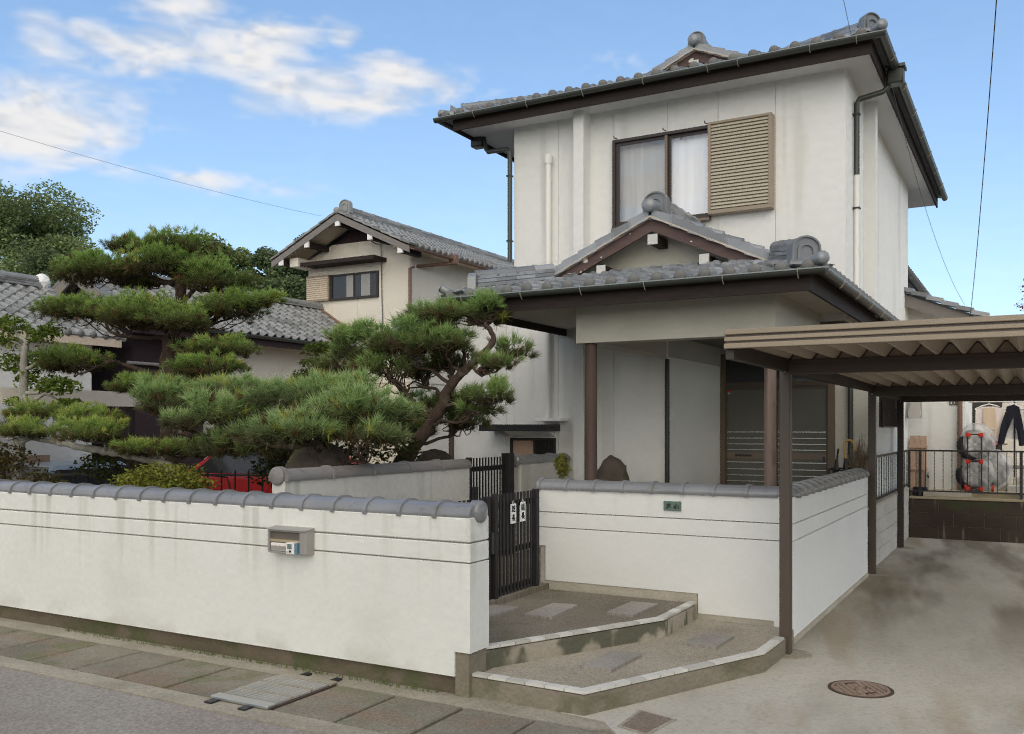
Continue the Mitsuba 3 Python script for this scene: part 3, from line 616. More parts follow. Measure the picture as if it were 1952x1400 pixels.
def panels_y(yb, x, z0, z1):
    for a, b in zip(yb[:-1], yb[1:]): put('panel', box(x - .03, x, a + .003, b - .003, z0, z1), 'siding', hw)
hole2 = [(WIN[0], -3.85, WIN[2], WIN[3])]; hole1 = [(-7.02, -6.24, 1.05, 1.86)]
panels_x([HX0, -6.20, -5.30], HY, .25, 6.68, hole2 + hole1)
panels_x([-5.30, -4.485], HY, .25, 6.68, hole2)
panels_x([-4.485, -3.755, -2.975, HX1], HY, 3.42, 6.68, hole2)
panels_x([-8.05, -7.10], HY, .25, 3.86)
panels_x([-7.10, HX0], HY, .25, 4.25, hole1)
panels_y([HY + .03, 13.3, 14.2, 15.1, 16.0, 16.9, 17.8, 18.7, HYB], HX1, 3.42, 6.68)
panels_y([15.13, 16.05, 17.0, 17.9, 18.7, HYB], HX1, .25, 3.42)
put('wall', MB().box(-2.4, -2.11, 15.2, HYB, .2, 3.4).box(-4.6, -2.1, 15.14, 15.3, 3.05, 3.45).mesh(), 'joint_dark', house)
# recessed entrance: side wall, door wall, lintel
en = put('entrance_wall', MB().box(-4.70, -4.50, 12.492, 15.30, .3, 3.42).box(-2.68, -2.11, DY, DY + .06, .3, 3.42).box(-4.5, -2.68, DY, DY + .06, 3.24, 3.42).mesh(), 'stucco_entry', house)
put('corner_trim', box(-4.53, -4.485, 12.445, 12.492, .3, 3.3), 'white_pvc', house)
# corner boxes (boxed posts) and the long pipes
put('boxed_post', box(-5.84, -5.676, 12.217, HY - .001, .25, 6.67, c=.004), 'siding', house)
put('boxed_post', box(-2.079, -1.92, 13.9, 14.1, 3.4, 6.67, c=.004), 'siding', house)
put('vent_pipe', cat(tube([(-6.34, 12.38, 2.19), (-6.33, 12.38, 6.03)], .045, 14), tube([(-6.33, 12.38, 6.0), (-6.33, 12.38, 6.13)], .062, 14)), 'white_pvc', house, 40)
put('ledge', box(-6.46, -6.03, 12.18, HY - .001, 2.13, 2.175, c=.006), 'white_paint', house)
# soffits, fascias, roof, gutters of the upper storey
FX0, FX1, FY, FYB = -7.76, -1.70, 11.96, 21.1
put('soffit', box(FX0 + .02, FX1 - .02, FY + .02, FYB, 6.655, 6.69), 'soffit_white', house)
fas = put('fascia', MB().box(FX0, FX1, FY, FY + .028, 6.60, 6.80).box(FX1 - .028, FX1, FY + .028, FYB, 6.60, 6.80).box(FX0, FX0 + .028, FY + .028, FYB, 6.60, 6.80).mesh(), 'fascia_brown', house)
EX0, EX1, EY, EZ, SL = -7.92, -1.58, 11.86, 6.80, .295
RX = (EX0 + EX1) / 2; RZ = EZ + SL * (EX1 - RX); GY = 14.75
def zfront(y): return EZ + SL * (y - EY)
def zright(x): return EZ + SL * (EX1 - x)
def zleft(x): return EZ + SL * (x - EX0)
U = np.array
r0 = [(EX0, EY, EZ), (EX1, EY, EZ), (EX1, FYB, EZ), (EX0, FYB, EZ)]
hb = GY - EY
und = [(EX0, EY, EZ), (EX1, EY, EZ), (EX1 - hb, GY, EZ + SL * hb), (EX0 + hb, GY, EZ + SL * hb), (EX1, FYB, EZ), (RX, FYB, RZ), (RX, GY, RZ), (EX0, FYB, EZ)]
roof = put('roof', pantile_underlay([(a, b, c - .03) for a, b, c in und], [[0, 1, 2], [0, 2, 3], [1, 4, 5], [1, 5, 6], [1, 6, 2], [0, 3, 6], [0, 6, 5], [0, 5, 7]]), 'tile_silver_dark', house)
nc = int((EX1 - EX0) / PW)
roof_tiles(roof, (EX0 + .03, EY, EZ - .01), (1, 0, 0), (0, 1, SL), nc, 12, lambda p: p[0] - EX0 > (p[1] - EY) - .1 and EX1 - p[0] > (p[1] - EY) - .1 and p[1] < GY, TILE3, parts=72)
roof_tiles(roof, (EX1, EY + .03, EZ - .01), (0, 1, 0), (-1, 0, SL), int((FYB - EY) / PW), 12, lambda p: p[1] - EY > (EX1 - p[0]) - .1 and p[0] > RX, TILE3, parts=70)
roof_tiles(roof, (EX0, FYB, EZ - .01), (0, -1, 0), (1, 0, SL), int((FYB - EY) / PW), 12, lambda p: p[1] - EY > (p[0] - EX0) - .1 and p[0] < RX, TILE3, parts=0)
put('gutter_lip', MB().box(EX0 - .10, EX1 + .07, EY - .072, EY - .066, EZ - .020, EZ - .010).box(EX1 + .066, EX1 + .072, EY - .07, FYB, EZ - .020, EZ - .010).mesh(), 'lip_grey', house)
gut = put('gutter', cat(gutter_x(EX0 - .10, EX1 + .06, EY - .01, EZ - .015), gutter_y(EY, FYB, EX1 + .01, EZ - .015), gutter_y(EY, FYB, EX0 - .05, EZ - .015)), 'gutter_dark', house, 30)
def bracket(x, y, z, dx, dy, par):
    put('bracket', tube([(x + .07 * dx, y + .07 * dy, z + .012), (x + .066 * dx, y + .066 * dy, z - .03), (x + .03 * dx, y + .03 * dy, z - .075), (x + .01 * dx, y + .01 * dy, z - .085)], .0045, 5), 'hook_metal', par)
for x in (-7.3, -6.4, -5.5, -4.6, -3.7, -3.3, -2.4, -1.85): bracket(x, EY - .01, EZ - .015, 0, -1, gut)
for y in (12.6, 13.8, 15.0, 16.2, 17.4, 18.6, 19.8): bracket(EX1 + .01, y, EZ - .015, 1, 0, gut)
# corner ridge ends, upper gable
oni(roof, (EX1 - .13, EY + .17, EZ + .04), (.75, -.75, 0), .24, .28, .09, 'tile_silver_dark')
ridge_stack(roof, (EX1 - .25, EY + .27, EZ + .12), (EX1 - 2.7, EY + 2.72, EZ + .12 + SL * 2.45), 2, .17, TILE3, cap=True)
put('corner_tile', cat(tube([(EX1 - .12, EY + .12, EZ + .06), (EX1 + .02, EY - .02, EZ + .075)], .062, 12), dome((EX1 + .02, EY - .02, EZ + .075), (.7, -.7, 0), .072, .05)), 'tile_silver', roof, 40)
ridge_stack(roof, (EX0 + .22, EY + .26, EZ + .10), (EX0 + 2.7, EY + 2.72, EZ + .12 + SL * 2.45), 2, .17, TILE3)
put('ridge_end', prism([(0, 0), (.30, 0), (.30, .09), (.12, .10), (.02, .17)], 'y', EY + .12, EY + .26), 'tile_silver', roof, tw=move(EX0 + .08, 0, EZ + .05))
put('corner_tile', cat(tube([(EX0 + .16, EY + .12, EZ + .05), (EX0 - .02, EY + .02, EZ + .075)], .058, 12), dome((EX0 - .02, EY + .02, EZ + .075), (-.7, -.5, .2), .066, .05)), 'tile_silver', roof, 40)
def gable(parent, cx, yv, yw, zt, sl, half, tiles, barge_h, barge_y, ball_r, caps=(), wallb='fascia_brown', onih=(.34, .36), ridge_to=None, oni_y=.12, bargeb='barge_paint', layers=3):
    """small decorative gable: verge tiles, barge boards, ridge with end plate and round ball tile."""
    n = math.ceil(half / .245)
    for sd in (-1, 1):
        for i in range(n):
            a, b = .02 + i * half / n, .02 + (i + 1) * half / n + .035
            za, zb = zt - sl * a + .018, zt - sl * b + .046
            m = MB()
            yb = yv + .27
            for (ya, ybb, lo) in ((yv, yb, .035), (yv, yv + .03, .115)):
                P4 = [(cx + sd * a, ya, za), (cx + sd * b, ya, zb), (cx + sd * b, ybb, zb), (cx + sd * a, ybb, za)]
                v = U(P4 + [(x, y, z - lo) for x, y, z in P4]); f = U([[0, 1, 2], [0, 2, 3], [4, 6, 5], [4, 7, 6], [0, 4, 5], [0, 5, 1], [1, 5, 6], [1, 6, 2], [2, 6, 7], [2, 7, 3], [3, 7, 4], [3, 4, 0]])
                m.add(v, f if sd < 0 else f[:, ::-1])
            put('verge_tile', m, tiles[int(rng.integers(0, 3))], parent)
        for k, (y_, h_, th_) in enumerate(((barge_y, barge_h, .035),)):
            z0 = zt - .075; P4 = [(cx, z0), (cx + sd * half, z0 - sl * half), (cx + sd * half, z0 - sl * half - h_ * .8), (cx, z0 - h_)]
            put('barge_board', prism(P4 if sd > 0 else P4[::-1], 'y', y_, y_ + th_), bargeb, parent)
    put('gable_wall', prism([(cx - half, zt - sl * half - .08), (cx + half, zt - sl * half - .08), (cx, zt - .08)], 'y', yw, yw + .05), wallb, parent)
    put('gable_soffit', MB().add(bar((cx, (yv + yw) / 2, zt - .07), (cx + half, (yv + yw) / 2, zt - .07 - sl * half), yw - yv, .02)).add(bar((cx, (yv + yw) / 2, zt - .07), (cx - half, (yv + yw) / 2, zt - .07 - sl * half), yw - yv, .02)).mesh(), 'soffit_tan', parent)
    for (dx, z_, s_) in caps:
        put('purlin', box(cx + dx - s_, cx + dx + s_, yv + .05, yw, z_ - s_, z_ + s_), 'fascia_brown', parent)
        put('purlin_cap', box(cx + dx - s_ - .006, cx + dx + s_ + .006, yv + .035, yv + .06, z_ - s_ - .006, z_ + s_ + .006), 'cap_white', parent)
    put('ball_tile', cat(dome((cx, yv - .05, zt + .055), (0, -1, 0), ball_r, ball_r * .55, 16, 5), tube([(cx, yv - .052, zt + .055), (cx, yv + .30, zt + .075)], ball_r * .93, 14)), tiles[0], parent, 40)
    if onih: oni(parent, (cx, yv + oni_y, zt - .03), (0, -1, 0), onih[0], onih[1], .09, tiles[1])
    if ridge_to: ridge_stack(parent, (cx, yv + oni_y + .08, zt + .03), (cx, ridge_to, zt + .03), layers, .19, tiles)
UZ = 8.20
ug = put('upper_gable', pantile_underlay([(RX, 14.5, UZ), (RX + 1.55, 14.5, UZ - .67), (RX + 1.55, 21.05, UZ - .67), (RX, 21.05, UZ), (RX - 1.55, 14.5, UZ - .67), (RX - 1.55, 21.05, UZ - .67)], [[0, 1, 2], [0, 2, 3], [0, 3, 5], [0, 5, 4]]), 'tile_silver_dark', house)
gable(ug, RX, 14.45, 14.85, UZ + .03, .43, 1.55, TILE3, .17, 14.55, .09, caps=((0, UZ - .28, .055),), onih=(.27, .27), ridge_to=21.0)
# upper window with shutter box
wn = thing('house__window', None, None); labels.pop(wn, None)
x0, x1, z0, z1 = WIN[0], -3.85, WIN[2], WIN[3]
put('frame', MB().box(x0 - .02, x0 + .022, HY - .075, HY + .06, z0 - .02, z1).box(x0 - .02, x1, HY - .075, HY + .06, z1 - .006, z1 + .035).box(x0 - .02, x1, HY - .08, HY + .06, z0 - .04, z0 + .012).box(-4.50, -4.455, HY - .045, HY + .04, z0, z1).mesh(), 'bronze_dark', wn)
put('sash', MB().box(x0 + .022, x0 + .075, HY - .04, HY, z0 + .01, z1).box(x0 + .07, -4.49, HY - .038, HY - .01, z0 + .01, z0 + .07).box(x0 + .07, -4.49, HY - .038, HY - .01, z1 - .05, z1 - .006).mesh(), 'bronze_dark', wn)
put('sash', MB().box(-4.45, -4.425, HY - .02, HY + .02, z0 + .01, z1).box(-4.43, x1, HY - .018, HY + .02, z1 - .05, z1 - .006).box(-4.43, x1, HY - .018, HY + .02, z0 + .01, z0 + .06).mesh(), 'bronze_dark', wn)
put('mullion', box(-4.502, -4.466, HY - .06, HY - .043, z0, z1), 'bronze_light', wn)
put('sill', box(x0 - .02, x1, HY - .11, HY - .02, z0 - .055, z0 - .022), 'bronze_light', wn)
put('pane', box(x0 + .07, -4.49, HY - .026, HY - .022, z0 + .06, z1 - .04), 'pane', wn)
put('pane', box(-4.43, x1, HY - .004, HY, z0 + .05, z1 - .04), 'pane', wn)
def curtain(xa, xb, y, za, zb, amp, pitch):
    n = int((xb - xa) / pitch * 6); xs_ = np.linspace(xa, xb, n); ys = y + amp * np.sin(xs_ / pitch * 6.28 + .7 * np.sin(xs_ * 7)) * (.6 + .4 * np.sin(xs_ * 3.1))
    v = np.vstack([np.stack([xs_, ys, np.full(n, za)], 1), np.stack([xs_, ys * .4 + y * .6, np.full(n, zb)], 1)]); i = np.arange(n - 1)
    return trimesh.Trimesh(v, np.vstack([np.stack([i, i + 1, i + n + 1], 1), np.stack([i, i + n + 1, i + n], 1)]), process=False)
put('curtain', curtain(x0 + .02, -4.46, HY + .10, z0, z1, .012, .17), 'curtain_grey', wn, True)
put('curtain', curtain(-4.47, x1, HY + .09, z0, z1, .022, .13), 'curtain_white', wn, True)
for x in (x0 + .03, -4.50, -3.90): put('hook', tube([(x, HY - .02, z1 + .07), (x, HY - .13, z1 + .05), (x, HY - .14, z1 + .075)], .008, 6), 'black_metal', wn)
put('hook', tube([(-4.25, HY - .03, z1 - .06), (-4.25, HY - .10, z1 - .09), (-4.25, HY - .11, z1 - .13)], .006, 6), 'black_metal', wn)
sb = put('shutter_box', MB().box(-3.85, -2.985, HY - .16, HY - .001, 6.165, 6.20, .004).box(-3.85, -2.985, HY - .16, HY - .001, 4.945, 5.0, .004).box(-3.85, -3.81, HY - .16, HY - .001, 5.0, 6.165).box(-3.03, -2.985, HY - .16, HY - .001, 5.0, 6.165).box(-3.81, -3.03, HY - .10, HY - .001, 5.0, 6.165).mesh(), 'shutter_frame', house)
for i in range(25):
    zc = 5.012 + i * .0462
    put('slat', trimesh.Trimesh(boxm(-3.808, -3.032, 0, .045, -.004, .004)[0] @ np.array([[1, 0, 0], [0, math.cos(1.02), math.sin(1.02)], [0, -math.sin(1.02), math.cos(1.02)]]) + [0, HY - .152, zc], CUBF, process=False), 'shutter_beige', sb)
# small lower window with hood
aw = put('window_hood', MB().box(-7.33, -6.17, 12.02, HY - .001, 2.035, 2.085, .004).box(-7.33, -6.17, 12.018, 12.05, 1.985, 2.036).box(-7.33, -7.30, 12.05, HY - .001, 1.985, 2.036).box(-6.2, -6.17, 12.05, HY - .001, 1.985, 2.036).mesh(), 'black_metal', house)
put('soffit', prism([(12.05, 2.034), (12.45, 2.034), (12.45, 1.90)], 'x', -7.0, -6.25), 'siding', aw)
w1f = thing('house__window', None, None); labels.pop(w1f, None)
put('frame', MB().box(-7.02, -6.98, HY - .03, HY + .05, 1.05, 1.86).box(-7.02, -6.24, HY - .03, HY + .05, 1.84, 1.88).box(-6.28, -6.24, HY - .03, HY + .05, 1.05, 1.86).box(-6.62, -6.58, HY - .02, HY + .05, 1.05, 1.86).mesh(), 'bronze_dark', w1f)
put('pane', box(-6.98, -6.60, HY - .004, HY + .002, 1.06, 1.85), proc and 'old_wood', w1f)
for i in range(6): put('slat', box(-6.57 + i * .05, -6.545 + i * .05, HY - .015, HY + .005, 1.06, 1.84), 'gate_black', w1f)
put('pane', box(-6.6, -6.28, HY + .01, HY + .016, 1.06, 1.85), 'glass_dark', w1f)
# downpipes
put('downpipe', cat(tube([(-7.62, 12.6, 6.72), (-7.55, 12.6, 6.46), (-7.50, 12.58, 6.40), (-7.06, 12.42, 6.34), (-7.005, 12.40, 6.28), (-7.005, 12.40, 4.6)], .036, 10), box(-7.80, -7.60, 12.52, 12.70, 6.50, 6.66, c=.02)), 'gutter_dark', house, 40)
put('downpipe', cat(tube([(-8.09, 12.42, 3.9), (-8.09, 12.42, .6)], .045, 10)), 'bronze', house, 40)
put('downpipe', cat(tube([(-1.62, 13.12, 6.72), (-1.66, 13.12, 6.55), (-1.72, 13.12, 6.50), (-2.0, 13.0, 6.41), (-2.03, 12.99, 6.36), (-2.03, 12.99, 5.4)], .036, 10), box(-1.66, -1.46, 13.02, 13.22, 6.56, 6.76, c=.02), box(-1.68, -1.44, 13.0, 13.24, 6.76, 6.80)), 'gutter_dark', house, 40)
put('downpipe', tube([(-2.03, 12.99, 5.4), (-2.03, 12.99, 3.7)], .036, 10), 'white_pvc', house, 40)
put('downpipe', tube([(-4.465, 12.40, 3.0), (-4.465, 12.40, .5)], .033, 10), 'black_metal', house, 40)
put('downpipe', tube([(-2.44, 15.02, 3.3), (-2.44, 15.02, .7)], .040, 10), 'gutter_dark', house, 40)
for z in (5.9, 4.9): put('pipe_clip', box(-7.05, -6.97, 12.36, 12.45, z, z + .02), 'black_metal', house)
for z in (6.2, 4.95): put('pipe_clip', box(-2.08, -1.985, 12.945, 13.035, z, z + .02), 'black_metal', house)
# front door
dr_ = put('door', MB().box(-4.49, -4.42, DY - .06, DY + .05, .8, 3.25).box(-2.78, -2.685, DY - .06, DY + .05, .8, 3.25).box(-4.42, -2.78, DY - .06, DY + .05, 3.19, 3.25).mesh(), 'door_bronze', house)
put('transom_rail', box(-4.42, -2.78, DY - .055, DY + .04, 2.70, 2.78, c=.004), 'bronze', dr_)
put('transom_pane', box(-4.42, -2.78, DY + .0, DY + .01, 2.78, 3.19), 'glass_dark', dr_)
for x0_, x1_, yo in ((-4.42, -3.60, -.03), (-3.60, -2.78, 0.0)):
    lf = put('sliding_leaf', MB().box(x0_, x0_ + .035, DY + yo - .02, DY + yo + .015, .82, 2.70).box(x1_ - .035, x1_, DY + yo - .02, DY + yo + .015, .82, 2.70).box(x0_ + .035, x1_ - .035, DY + yo - .02, DY + yo + .015, 2.655, 2.70).mesh(), 'bronze', dr_)
    put('pane', box(x0_ + .03, x1_ - .03, DY + yo, DY + yo + .008, .82, 2.66), 'door_glass', lf)
    for z in (1.965, 1.865, 1.77, 1.677, 1.473, 1.362, 1.261, 1.165, 1.07, .97, .88): put('glazing_bar', box(x0_ + .035, x1_ - .035, DY + yo - .016, DY + yo - .001, z - .006, z + .006), 'steel', lf)
    put('mid_rail', box(x0_ + .035, x1_ - .035, DY + yo - .018, DY + yo - .001, 1.53, 1.625), 'bronze_light', lf)
put('letter_slot', box(-4.25, -3.98, DY - .052, DY - .047, 1.565, 1.60), 'black_metal', dr_)
put('handle', box(-2.86, -2.835, DY - .04, DY - .018, 1.50, 1.58), 'black_metal', dr_)
st_ = put('sticker', box(-4.395, -4.325, DY - .034, DY - .0305, 2.62, 2.685), 'plastic_red', dr_)
put('sticker_text', MB().add(trimesh.Trimesh((lambda v: np.stack([v[:, 0] - 4.393, DY - .033 - v[:, 2], v[:, 1] + 2.588], 1))(meshkit.text_mesh('HQ', .026, .002, True).vertices), meshkit.text_mesh('HQ', .026, .002, True).faces[:, ::-1], process=False)).mesh(), 'white_paint', dr_)
# grille window and side wall fittings
gw = put('grille_window', box(HX1 - .02, HX1 + .02, 15.42, 17.2, 2.05, 3.15), 'glass_dark', house)
for i in range(16): put('bar', box(HX1 + .045, HX1 + .062, 15.44 + i * .115, 15.462 + i * .115, 2.06, 3.14), 'bronze_dark', gw)
put('rail', MB().box(HX1 + .04, HX1 + .068, 15.40, 17.22, 2.04, 2.06).box(HX1 + .04, HX1 + .068, 15.40, 17.22, 3.12, 3.15).mesh(), 'bronze_dark', gw)
# ---- porch
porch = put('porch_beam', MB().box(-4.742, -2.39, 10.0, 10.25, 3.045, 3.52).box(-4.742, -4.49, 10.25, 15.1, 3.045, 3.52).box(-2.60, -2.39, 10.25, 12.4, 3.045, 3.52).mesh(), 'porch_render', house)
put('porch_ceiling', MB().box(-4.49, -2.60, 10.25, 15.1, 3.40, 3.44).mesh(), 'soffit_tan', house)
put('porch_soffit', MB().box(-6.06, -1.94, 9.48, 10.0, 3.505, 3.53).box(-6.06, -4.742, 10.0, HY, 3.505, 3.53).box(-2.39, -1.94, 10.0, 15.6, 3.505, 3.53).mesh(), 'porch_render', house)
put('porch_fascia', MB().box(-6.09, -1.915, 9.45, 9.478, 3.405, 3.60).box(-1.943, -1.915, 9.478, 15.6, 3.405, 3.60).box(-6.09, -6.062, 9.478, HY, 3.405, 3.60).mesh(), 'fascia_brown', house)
put('porch_post', tube([(-4.60, 10.12, .75), (-4.605, 10.12, 1.9), (-4.60, 10.12, 3.05)], [.078, .076, .072], 16), 'post_wood_dark', house, 40)
put('porch_post', tube([(-2.47, 10.12, .75), (-2.475, 10.12, 1.9), (-2.47, 10.12, 3.05)], [.068, .066, .064], 16), 'post_wood', house, 40)
PX0, PX1, PY, PZ, PS = -6.22, -1.80, 9.36, 3.615, .245
PGY = 10.95
ph = PGY - PY
und = [(PX0, PY, PZ), (PX1, PY, PZ), (PX1 - .95, PGY, PZ + PS * ph), (PX0 + .95, PGY, PZ + PS * ph), (PX1, 15.6, PZ), (PX1 - .95, 15.6, PZ + PS * .95), (PX0, HY, PZ), (PX0 + .95, HY, PZ + PS * .95), (PX1 - .95, 10.31, PZ + PS * .95), (PX0 + .95, 10.31, PZ + PS * .95)]
prf = put('porch_roof', pantile_underlay([(a, b, c - .02) for a, b, c in und], [[0, 1, 8], [0, 8, 9], [9, 8, 2], [9, 2, 3], [1, 4, 5], [1, 5, 8], [0, 9, 7], [0, 7, 6]]), 'tile_silver_dark', house)
roof_tiles(prf, (PX0 + .05, PY, PZ - .01), (1, 0, 0), (0, 1, PS), 17, 7, lambda p: p[0] - PX0 > (p[1] - PY) - .15 and PX1 - p[0] > (p[1] - PY) - .12 and p[1] < PGY, TILE3, parts=110)
roof_tiles(prf, (PX1, PY + .05, PZ - .01), (0, 1, 0), (-1, 0, PS), 24, 4, lambda p: p[1] - PY > (PX1 - p[0]) - .12 and p[0] > -2.9 and not (p[1] > HY and p[0] < HX1), TILE3, parts=90)
roof_tiles(prf, (PX0, HY, PZ - .01), (0, -1, 0), (1, 0, PS), 12, 4, lambda p: p[1] - PY > (p[0] - PX0) - .1, TILE3, parts=20)
put('gutter_lip', MB().box(PX0 - .04, PX1 + .07, PY - .086, PY - .079, PZ - .024, PZ - .013).box(PX1 + .070, PX1 + .077, PY - .08, 15.6, PZ - .024, PZ - .013).mesh(), 'lip_grey', house)
pg = put('porch_gutter', cat(gutter_x(PX0 - .04, PX1 + .06, PY - .03, PZ - .02, .052), gutter_y(PY - .03, 15.6, PX1 + .02, PZ - .02, .052), gutter_y(PY, HY, PX0 - .02, PZ - .02, .052)), 'gutter_dark', house, 30)
for x in (-5.9, -5.1, -4.35, -3.6, -2.75, -2.0): bracket(x, PY - .03, PZ - .02, 0, -1, pg)
for y in (10.2, 11.2, 12.2, 13.2): bracket(PX1 + .02, y, PZ - .02, 1, 0, pg)
GCX, GZ = -4.02, 4.665
pgb = put('porch_gable', pantile_underlay([(GCX, 10.62, GZ), (GCX + 1.55, 10.62, GZ - .72), (GCX + 1.55, 12.44, GZ - .72), (GCX, 12.44, GZ), (GCX - 1.55, 10.62, GZ - .72), (GCX - 1.55, 12.44, GZ - .72)], [[0, 1, 2], [0, 2, 3], [0, 3, 5], [0, 5, 4]]), 'tile_silver_dark', house)
gable(pgb, GCX, 10.55, 10.98, GZ, .47, 1.58, TILE3, .165, 10.62, .086, caps=((.02, GZ - .345, .055), (-.66, GZ - .66, .052), (.66, GZ - .64, .052)), onih=(.31, .30), ridge_to=12.40, oni_y=.20, wallb='porch_render')
roof_tiles(pgb, (GCX + 1.5, 10.80, GZ - .70), (0, 1, 0), (-1, 0, .47), 6, 7, lambda p: p[0] > GCX + .1, TILE3, parts=20, eave=False)
roof_tiles(pgb, (GCX - 1.5, 12.40, GZ - .70), (0, -1, 0), (1, 0, .47), 6, 7, lambda p: p[0] < GCX - .1, TILE3, parts=0, eave=False)
for k in range(3): 
    for i in range(6): put('ridge_tile', box(GCX - .62 + i * .21 + (k % 2) * .07, GCX - .415 + i * .21 + (k % 2) * .07, 10.90 + k * .012, 10.975, GZ - .76 + k * .052, GZ - .714 + k * .052), TILE3[k % 3], pgb)
oni(prf, (PX1 - .19, PY + .26, PZ + .06), (.62, -.78, 0), .31, .31, .11, 'tile_silver_dark')
ridge_stack(prf, (PX1 - .30, PY + .36, PZ + .10), (PX1 - .66, PY + .98, PZ + .22), 4, .20, TILE3, seg=.22)
put('corner_tile', cat(tube([(PX1 - .15, PY + .15, PZ + .065), (PX1 + .03, PY - .03, PZ + .085)], .060, 12), dome((PX1 + .03, PY - .03, PZ + .085), (.7, -.7, 0), .070, .045)), 'tile_silver', prf, 40)
oni(prf, (PX0 + .26, PY + .24, PZ + .06), (-.95, -.3, 0), .24, .25, .08, 'tile_silver')
ridge_stack(prf, (PX0 + .30, PY + .27, PZ + .08), (PX0 + .98, PY + 1.0, PZ + .22), 4, .19, TILE3, seg=.24)
put('corner_tile', cat(tube([(PX0 + .22, PY + .12, PZ + .03), (PX0 + .08, PY + .05, PZ + .05), (PX0 - .02, PY + .0, PZ + .11)], .052, 12), dome((PX0 - .02, PY + .0, PZ + .11), (-.7, -.2, .5), .056, .03)), 'tile_silver', prf, 40)
# low roof on the left flank of the house
LX0, LX1, LY0, LZ0 = -9.0, HX0, 12.02, 3.52
lr = put('side_roof', pantile_underlay([(LX0, LY0, LZ0), (LX0, 19, LZ0), (LX1, 19, LZ0 + .405 * (LX1 - LX0)), (LX1, LY0, LZ0 + .405 * (LX1 - LX0))], [[0, 2, 1], [0, 3, 2]]), 'tile_silver_dark', house)
roof_tiles(lr, (LX0, 18.9, LZ0), (0, -1, 0), (1, 0, .405), 26, 8, lambda p: p[0] < LX1, TILE3, parts=0)
nv = 10
for i in range(nv):
    a, b = LX0 + (LX1 - LX0) * i / nv, LX0 + (LX1 - LX0) * (i + 1) / nv
    put('verge_tile', bar((a - .02, LY0 + .10, LZ0 + .405 * (a - LX0) + .055), (b, LY0 + .10, LZ0 + .405 * (b - LX0) + .030), .24, .05), TILE3[i % 3], lr)
put('barge_board', prism([(LX0, LZ0 - .13), (LX1, LZ0 + .405 * (LX1 - LX0) - .12), (LX1, LZ0 + .405 * (LX1 - LX0) + .0), (LX0, LZ0 + .0)], 'y', LY0 + .02, LY0 + .05), 'fascia_brown', lr)
put('soffit', bar((LX0, LY0 + .23, LZ0 - .05), (LX1, LY0 + .23, LZ0 - .05 + .405 * (LX1 - LX0)), .40, .02), 'soffit_tan', lr)
gable(lr, LX0 - .12, LY0 + .3, LY0 + .7, LZ0 + .16, .40, .46, TILE3, .10, LY0 + .36, .06, onih=(.22, .22), ridge_to=LY0 + 1.6, oni_y=.12, bargeb='fascia_brown', layers=1)
# rear wing (beyond the carport) and its roofs
rw = put('rear_wall', MB().box(-2.079, -1.20, HYB, HYB + .25, .8, 4.02).box(-1.20, -1.10, HYB + .25, 26, .8, 4.0).mesh(), 'siding', house)
put('wall', prism([(-2.079, 4.02), (-1.2, 4.02), (-1.2, 4.06), (-2.079, 4.46)], 'y', HYB, HYB + .2), 'siding', house)
rr = put('rear_roof', pantile_underlay([(-2.2, 18.75, 4.62), (-.75, 18.75, 4.02), (-.75, 26, 4.02), (-2.2, 26, 4.62)], [[0, 1, 2], [0, 2, 3]]), 'tile_silver_dark', house)
for i in range(6):
    a, b = -2.2 + i * .25, -2.2 + (i + 1) * .25
    put('verge_tile', bar((a, 18.80, 4.66 - (a + 2.2) * .42), (b + .03, 18.80, 4.69 - (b + 2.2) * .42), .26, .075), TILE3[i % 3], rr)
put('barge_board', prism([(-2.19, 4.36), (-.77, 3.78), (-.77, 3.98), (-2.19, 4.58)], 'y', 18.78, 18.81), 'barge_grey', rr)
put('soffit', bar((-2.19, 19.05, 4.46), (-.77, 19.05, 3.87), .5, .02), 'soffit_tan', rr)
put('ridge_end', box(-2.27, -2.12, 18.70, 18.86, 4.60, 4.80, c=.01), 'barge_grey', rr)
r2 = put('rear_roof', pantile_underlay([(-2.18, 19.4, 5.16), (-2.18, 25.4, 5.16), (-3.6, 25.4, 5.75), (-3.6, 19.4, 5.75)], [[0, 1, 2], [0, 2, 3]]), 'tile_silver_dark', house)
roof_tiles(r2, (-2.16, 19.4, 5.15), (0, 1, 0), (-1, 0, .42), 23, 2, lambda p: True, TILE3, parts=46)
put('fascia', box(-2.30, -2.24, 19.4, 25.4, 4.95, 5.14), 'fascia_brown', r2)
put('soffit', MB().box(-3.4, -2.3, 19.5, 25.3, 4.97, 5.0).box(-3.0, -2.75, 19.5, 25.2, 3.8, 4.97).mesh(), 'siding', r2)
put('corner_tile', dome((-2.15, 25.4, 5.22), (.7, .5, .2), .10, .06), 'tile_silver', r2, 40)

